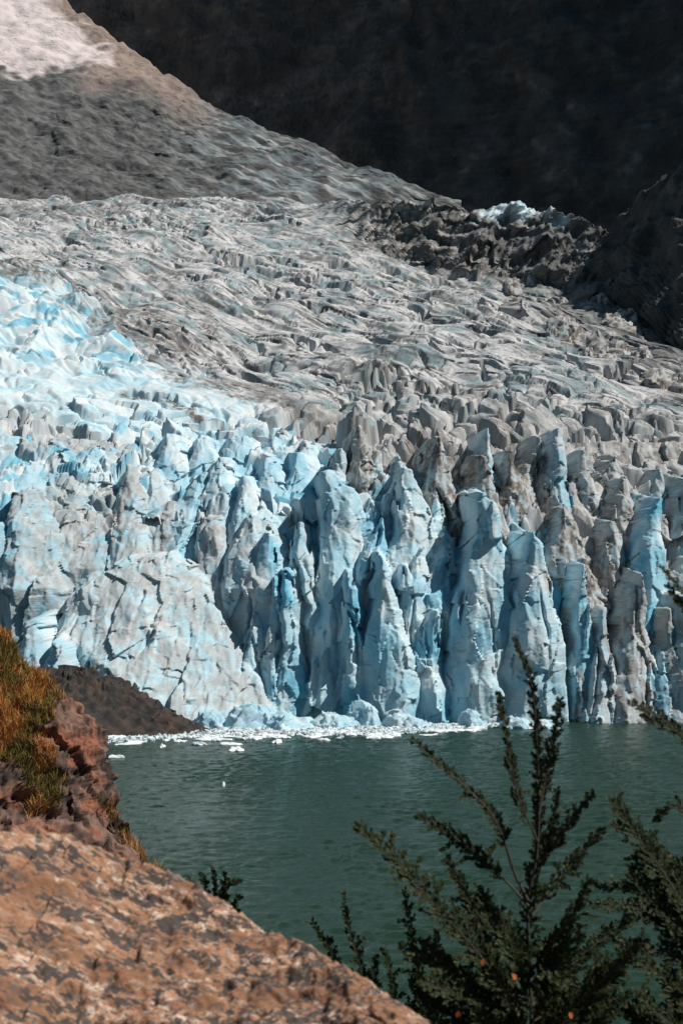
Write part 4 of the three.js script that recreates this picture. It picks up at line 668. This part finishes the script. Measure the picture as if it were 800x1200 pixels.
{
  const d = 4.5, T = { wood: 'trunk', r0: 0.011, leafy: 0.62, twig: 0.06 };
  const [g, org] = sapling('beech_sapling', 'tall green sapling with a forked stem rising against the water', d, 628, [
    [[[628, baseRow(628, d)], [624, 1300], [622, 1200], [620, 1120], [618, 1055, 0.02], [628, 1008, 0.03], [631, 950, 0.04], [629, 880, 0.05], [622, 800, 0.04], [602, 748, 0.02]], { ...T, leafy: 0.70 }],
    [[[618, 1055], [602, 1022], [590, 985, -0.05], [574, 952, -0.1], [545, 922, -0.12], [515, 896, -0.15], [484, 867, -0.18]], { r0: 0.006, leafy: 0.35, twig: 0.05 }],
    [[[619, 1062], [592, 1032, 0.04], [562, 1006, 0.08], [528, 978, 0.1], [488, 954, 0.12]], { r0: 0.005, leafy: 0.3, twig: 0.055 }],
    [[[621, 1220], [590, 1160, -0.1], [552, 1108, -0.15], [515, 1068, -0.2], [465, 1010, -0.22], [415, 965, -0.25]], { r0: 0.007, leafy: 0.25, twig: 0.11 }],
    [[[622, 1230], [600, 1190, 0.1], [575, 1120, 0.16], [545, 1050, 0.2], [522, 1005, 0.22]], { r0: 0.006, leafy: 0.25, twig: 0.07 }],
    [[[629, 985], [606, 930, -0.06], [594, 870, -0.08], [583, 814, -0.1]], { r0: 0.004, leafy: 0.2, twig: 0.045 }],
    [[[631, 955], [640, 905, 0.05], [650, 860, 0.06], [655, 818, 0.08]], { r0: 0.004, leafy: 0.15, twig: 0.045 }],
    [[[622, 1075], [646, 1040, 0.08], [672, 1010, 0.12], [705, 972, 0.15]], { r0: 0.005, leafy: 0.2, twig: 0.055 }],
    [[[628, 1010], [652, 985, -0.06], [672, 958, -0.1], [694, 932, -0.14]], { r0: 0.004, leafy: 0.2, twig: 0.045 }],
    [[[621, 1140], [645, 1105, -0.1], [668, 1075, -0.12], [690, 1030, -0.15]], { r0: 0.005, leafy: 0.2, twig: 0.06 }],
    [[[622, 1180], [660, 1140, 0.1], [700, 1105, 0.15], [742, 1075, 0.2]], { r0: 0.006, leafy: 0.1, twig: 0.1 }],
    [[[623, 1220], [670, 1180, -0.1], [715, 1140, -0.15], [755, 1100, -0.2]], { r0: 0.006, leafy: 0.1, twig: 0.11 }],
    [[[624, 1260], [670, 1220, 0.05], [700, 1190, 0.1], [735, 1165, 0.1]], { r0: 0.006, leafy: 0.05, twig: 0.1 }],
    [[[622, 1240], [580, 1190, 0.05], [540, 1150, 0.06], [500, 1120, 0.08], [470, 1110, 0.1]], { r0: 0.006, leafy: 0.1, twig: 0.1 }],
    [[[622, 1280], [570, 1230, -0.05], [530, 1190, -0.1], [490, 1160, -0.15]], { r0: 0.006, leafy: 0.1, twig: 0.11 }],
    [[[622, 1150], [600, 1110, 0.02], [575, 1080, 0.04], [560, 1040, 0.06]], { r0: 0.005, leafy: 0.15, twig: 0.08 }],
    [[[622, 1200], [640, 1160, -0.06], [650, 1120, -0.08], [665, 1090, -0.1]], { r0: 0.005, leafy: 0.1, twig: 0.09 }],
    [[[623, 1250], [610, 1200, -0.1], [590, 1160, -0.2], [575, 1135, -0.22]], { r0: 0.005, leafy: 0.1, twig: 0.1 }],
    [[[628, 1035], [637, 1000, -0.05], [648, 960, -0.08], [652, 925, -0.1]], { r0: 0.003, leafy: 0.2, twig: 0.04 }],
    ...fill(7, 71, (a) => [622, 1130 + 130 * a], (a, b) => [640 + 105 * a, 1080 + 90 * b]), ...fill(7, 72, (a) => [621, 1150 + 110 * a], (a, b) => [470 + 130 * a, 1095 + 95 * b]), ...fill(3, 73, (a) => [620, 1120 + 70 * a], (a, b) => [545 + 60 * a, 1040 + 60 * b]), ...fill(5, 74, (a) => [624, 1250 + 50 * a], (a, b) => [520 + 220 * a, 1175 + 30 * b]),
  ], 21);
  const red = new THREE.MeshStandardMaterial({ color: new THREE.Color().setRGB(0.34, 0.085, 0.02), roughness: 0.8, side: THREE.DoubleSide }), R = rng(6);
  for (const [px, row] of [[565, 1132], [605, 1148], [535, 1193], [670, 1194]]) { const L = new Leaves(); L.add(new THREE.Vector3(...at(px, row, d - 0.25)).sub(org), new THREE.Vector3(R() - 0.5, 0.6, 0.1).normalize(), new THREE.Vector3(0.4, 0.5, 0.8).normalize(), 0.024, 0.018, [1, 1, 1]); const m = mesh('withered_leaf', L.geo(), red, g); m.userData.label = 'withered orange leaf'; }
}
{
  const d = 4.9;
  sapling('beech_sapling', 'dense dark sapling at the frame edge with flat drooping sprays', d, 850, [
    [[[850, baseRow(850, d)], [848, 1300], [846, 1150], [842, 1000], [838, 860], [830, 760], [820, 640]], { wood: 'trunk', r0: 0.013, leafy: 0.6, twig: 0.08 }],
    [[[846, 1130], [800, 1060, -0.1], [768, 1010, -0.15], [738, 968, -0.2], [712, 934, -0.25]], { r0: 0.006, leafy: 0.2, twig: 0.13 }],
    [[[845, 1080], [800, 1030, 0.1], [765, 995, 0.15], [735, 975, 0.16], [716, 964, 0.2]], { r0: 0.005, leafy: 0.2, twig: 0.09 }],
    [[[846, 1110], [800, 1060, -0.05], [750, 1040, -0.1], [697, 1038, -0.15]], { r0: 0.006, leafy: 0.2, twig: 0.08 }],
    [[[847, 1150], [800, 1085, 0.05], [745, 1066, 0.1], [693, 1060, 0.12]], { r0: 0.006, leafy: 0.2, twig: 0.08 }],
    [[[847, 1190], [800, 1130, -0.1], [760, 1112, -0.15], [722, 1108, -0.2]], { r0: 0.006, leafy: 0.15, twig: 0.1 }],
    [[[847, 1230], [805, 1180, -0.2], [770, 1140, -0.25], [740, 1125, -0.3]], { r0: 0.006, leafy: 0.15, twig: 0.1 }],
    [[[848, 1290], [800, 1230, -0.1], [745, 1185, -0.15], [690, 1158, -0.2]], { r0: 0.006, leafy: 0.15, twig: 0.09 }],
    [[[848, 1330], [810, 1260, 0.1], [770, 1210, 0.1], [725, 1185, 0.1]], { r0: 0.006, leafy: 0.15, twig: 0.09 }],
    [[[840, 920], [805, 870, -0.1], [775, 842, -0.14], [735, 822, -0.18]], { r0: 0.005, leafy: 0.15, twig: 0.06 }],
    [[[840, 900], [815, 868, 0.1], [790, 856, 0.1], [752, 838, 0.1]], { r0: 0.004, leafy: 0.15, twig: 0.06 }],
    [[[834, 800], [815, 720, -0.1], [798, 692, -0.1], [773, 664, -0.1]], { r0: 0.004, leafy: 0.35, twig: 0.03 }],
    [[[836, 780], [815, 730, 0.05], [795, 705, 0.08], [782, 688, 0.1]], { r0: 0.003, leafy: 0.35, twig: 0.03 }],
    [[[842, 1010], [815, 960, 0.2], [790, 945, 0.2], [765, 960, 0.25]], { r0: 0.004, leafy: 0.2, twig: 0.07 }],
    [[[846, 1120], [825, 1060, 0.0], [800, 1030, 0.0], [770, 1060, 0.0]], { r0: 0.005, leafy: 0.1, twig: 0.12 }],
    ...fill(6, 81, (a) => [846, 1060 + 120 * a], (a, b) => [728 + 60 * a, 985 + 130 * b]), ...fill(5, 82, (a) => [847, 1200 + 60 * a], (a, b) => [715 + 70 * a, 1110 + 60 * b]), ...fill(4, 83, (a) => [848, 1290 + 40 * a], (a, b) => [720 + 70 * a, 1170 + 30 * b]),
  ], 33);
}
{
  const d = 7; const o = { leaf: 0.022, twig: 0.13, gap: 0.03, leafy: 0.25, step: 0.010, r0: 0.006 };
  sapling('shrub', 'small leafy shrub with thin upright stems beyond the boulder', d, 455, [
    [[[455, baseRow(455, d)], [450, 1400], [440, 1230], [425, 1140], [408, 1085], [402, 1046]], { wood: 'stem', leafy: 0.45 }], [[[458, 1400], [480, 1250], [488, 1150], [482, 1090], [474, 1042]], { wood: 'stem' }], [[[452, 1350], [430, 1220], [400, 1140], [366, 1080]], { wood: 'stem' }],
    [[[458, 1380], [470, 1260], [462, 1180], [450, 1110]], { wood: 'stem' }], [[[460, 1360], [500, 1240], [512, 1180], [512, 1090]], { wood: 'stem' }], [[[458, 1380], [500, 1280], [530, 1210], [545, 1150]], { wood: 'stem' }], [[[452, 1380], [440, 1280], [420, 1190], [388, 1120]], { wood: 'stem' }], [[[456, 1380], [478, 1300], [500, 1220], [490, 1130]], { wood: 'stem' }],
    [[[456, 1380], [450, 1280], [436, 1190], [440, 1120]], { wood: 'stem' }],
  ], 55, o)[0].userData.category = 'shrub';
}
{
  const d = 9; const o = { leaf: 0.026, twig: 0.08, gap: 0.03, leafy: 0.3, step: 0.011, r0: 0.006 };
  sapling('beech_sapling', 'little dark sapling with a fan of fronds just past the boulder', d, 252, [
    [[[252, baseRow(252, d)], [252, 1200], [251, 1090], [254, 1050], [250, 1018]], { wood: 'trunk', leafy: 0.45 }], [[[252, 1130], [246, 1080], [236, 1050], [222, 1032]], {}], [[[252, 1120], [256, 1070], [266, 1040], [283, 1034]], {}], [[[252, 1120], [262, 1080], [272, 1062], [281, 1052]], {}], [[[252, 1110], [245, 1070], [240, 1040], [236, 1022]], {}], [[[252, 1130], [262, 1090], [270, 1075], [278, 1066]], {}], [[[252, 1120], [258, 1070], [262, 1040], [264, 1024]], {}], [[[252, 1140], [240, 1090], [230, 1062], [222, 1050]], {}],
  ], 66, o);
}
renderer.render(scene, camera);
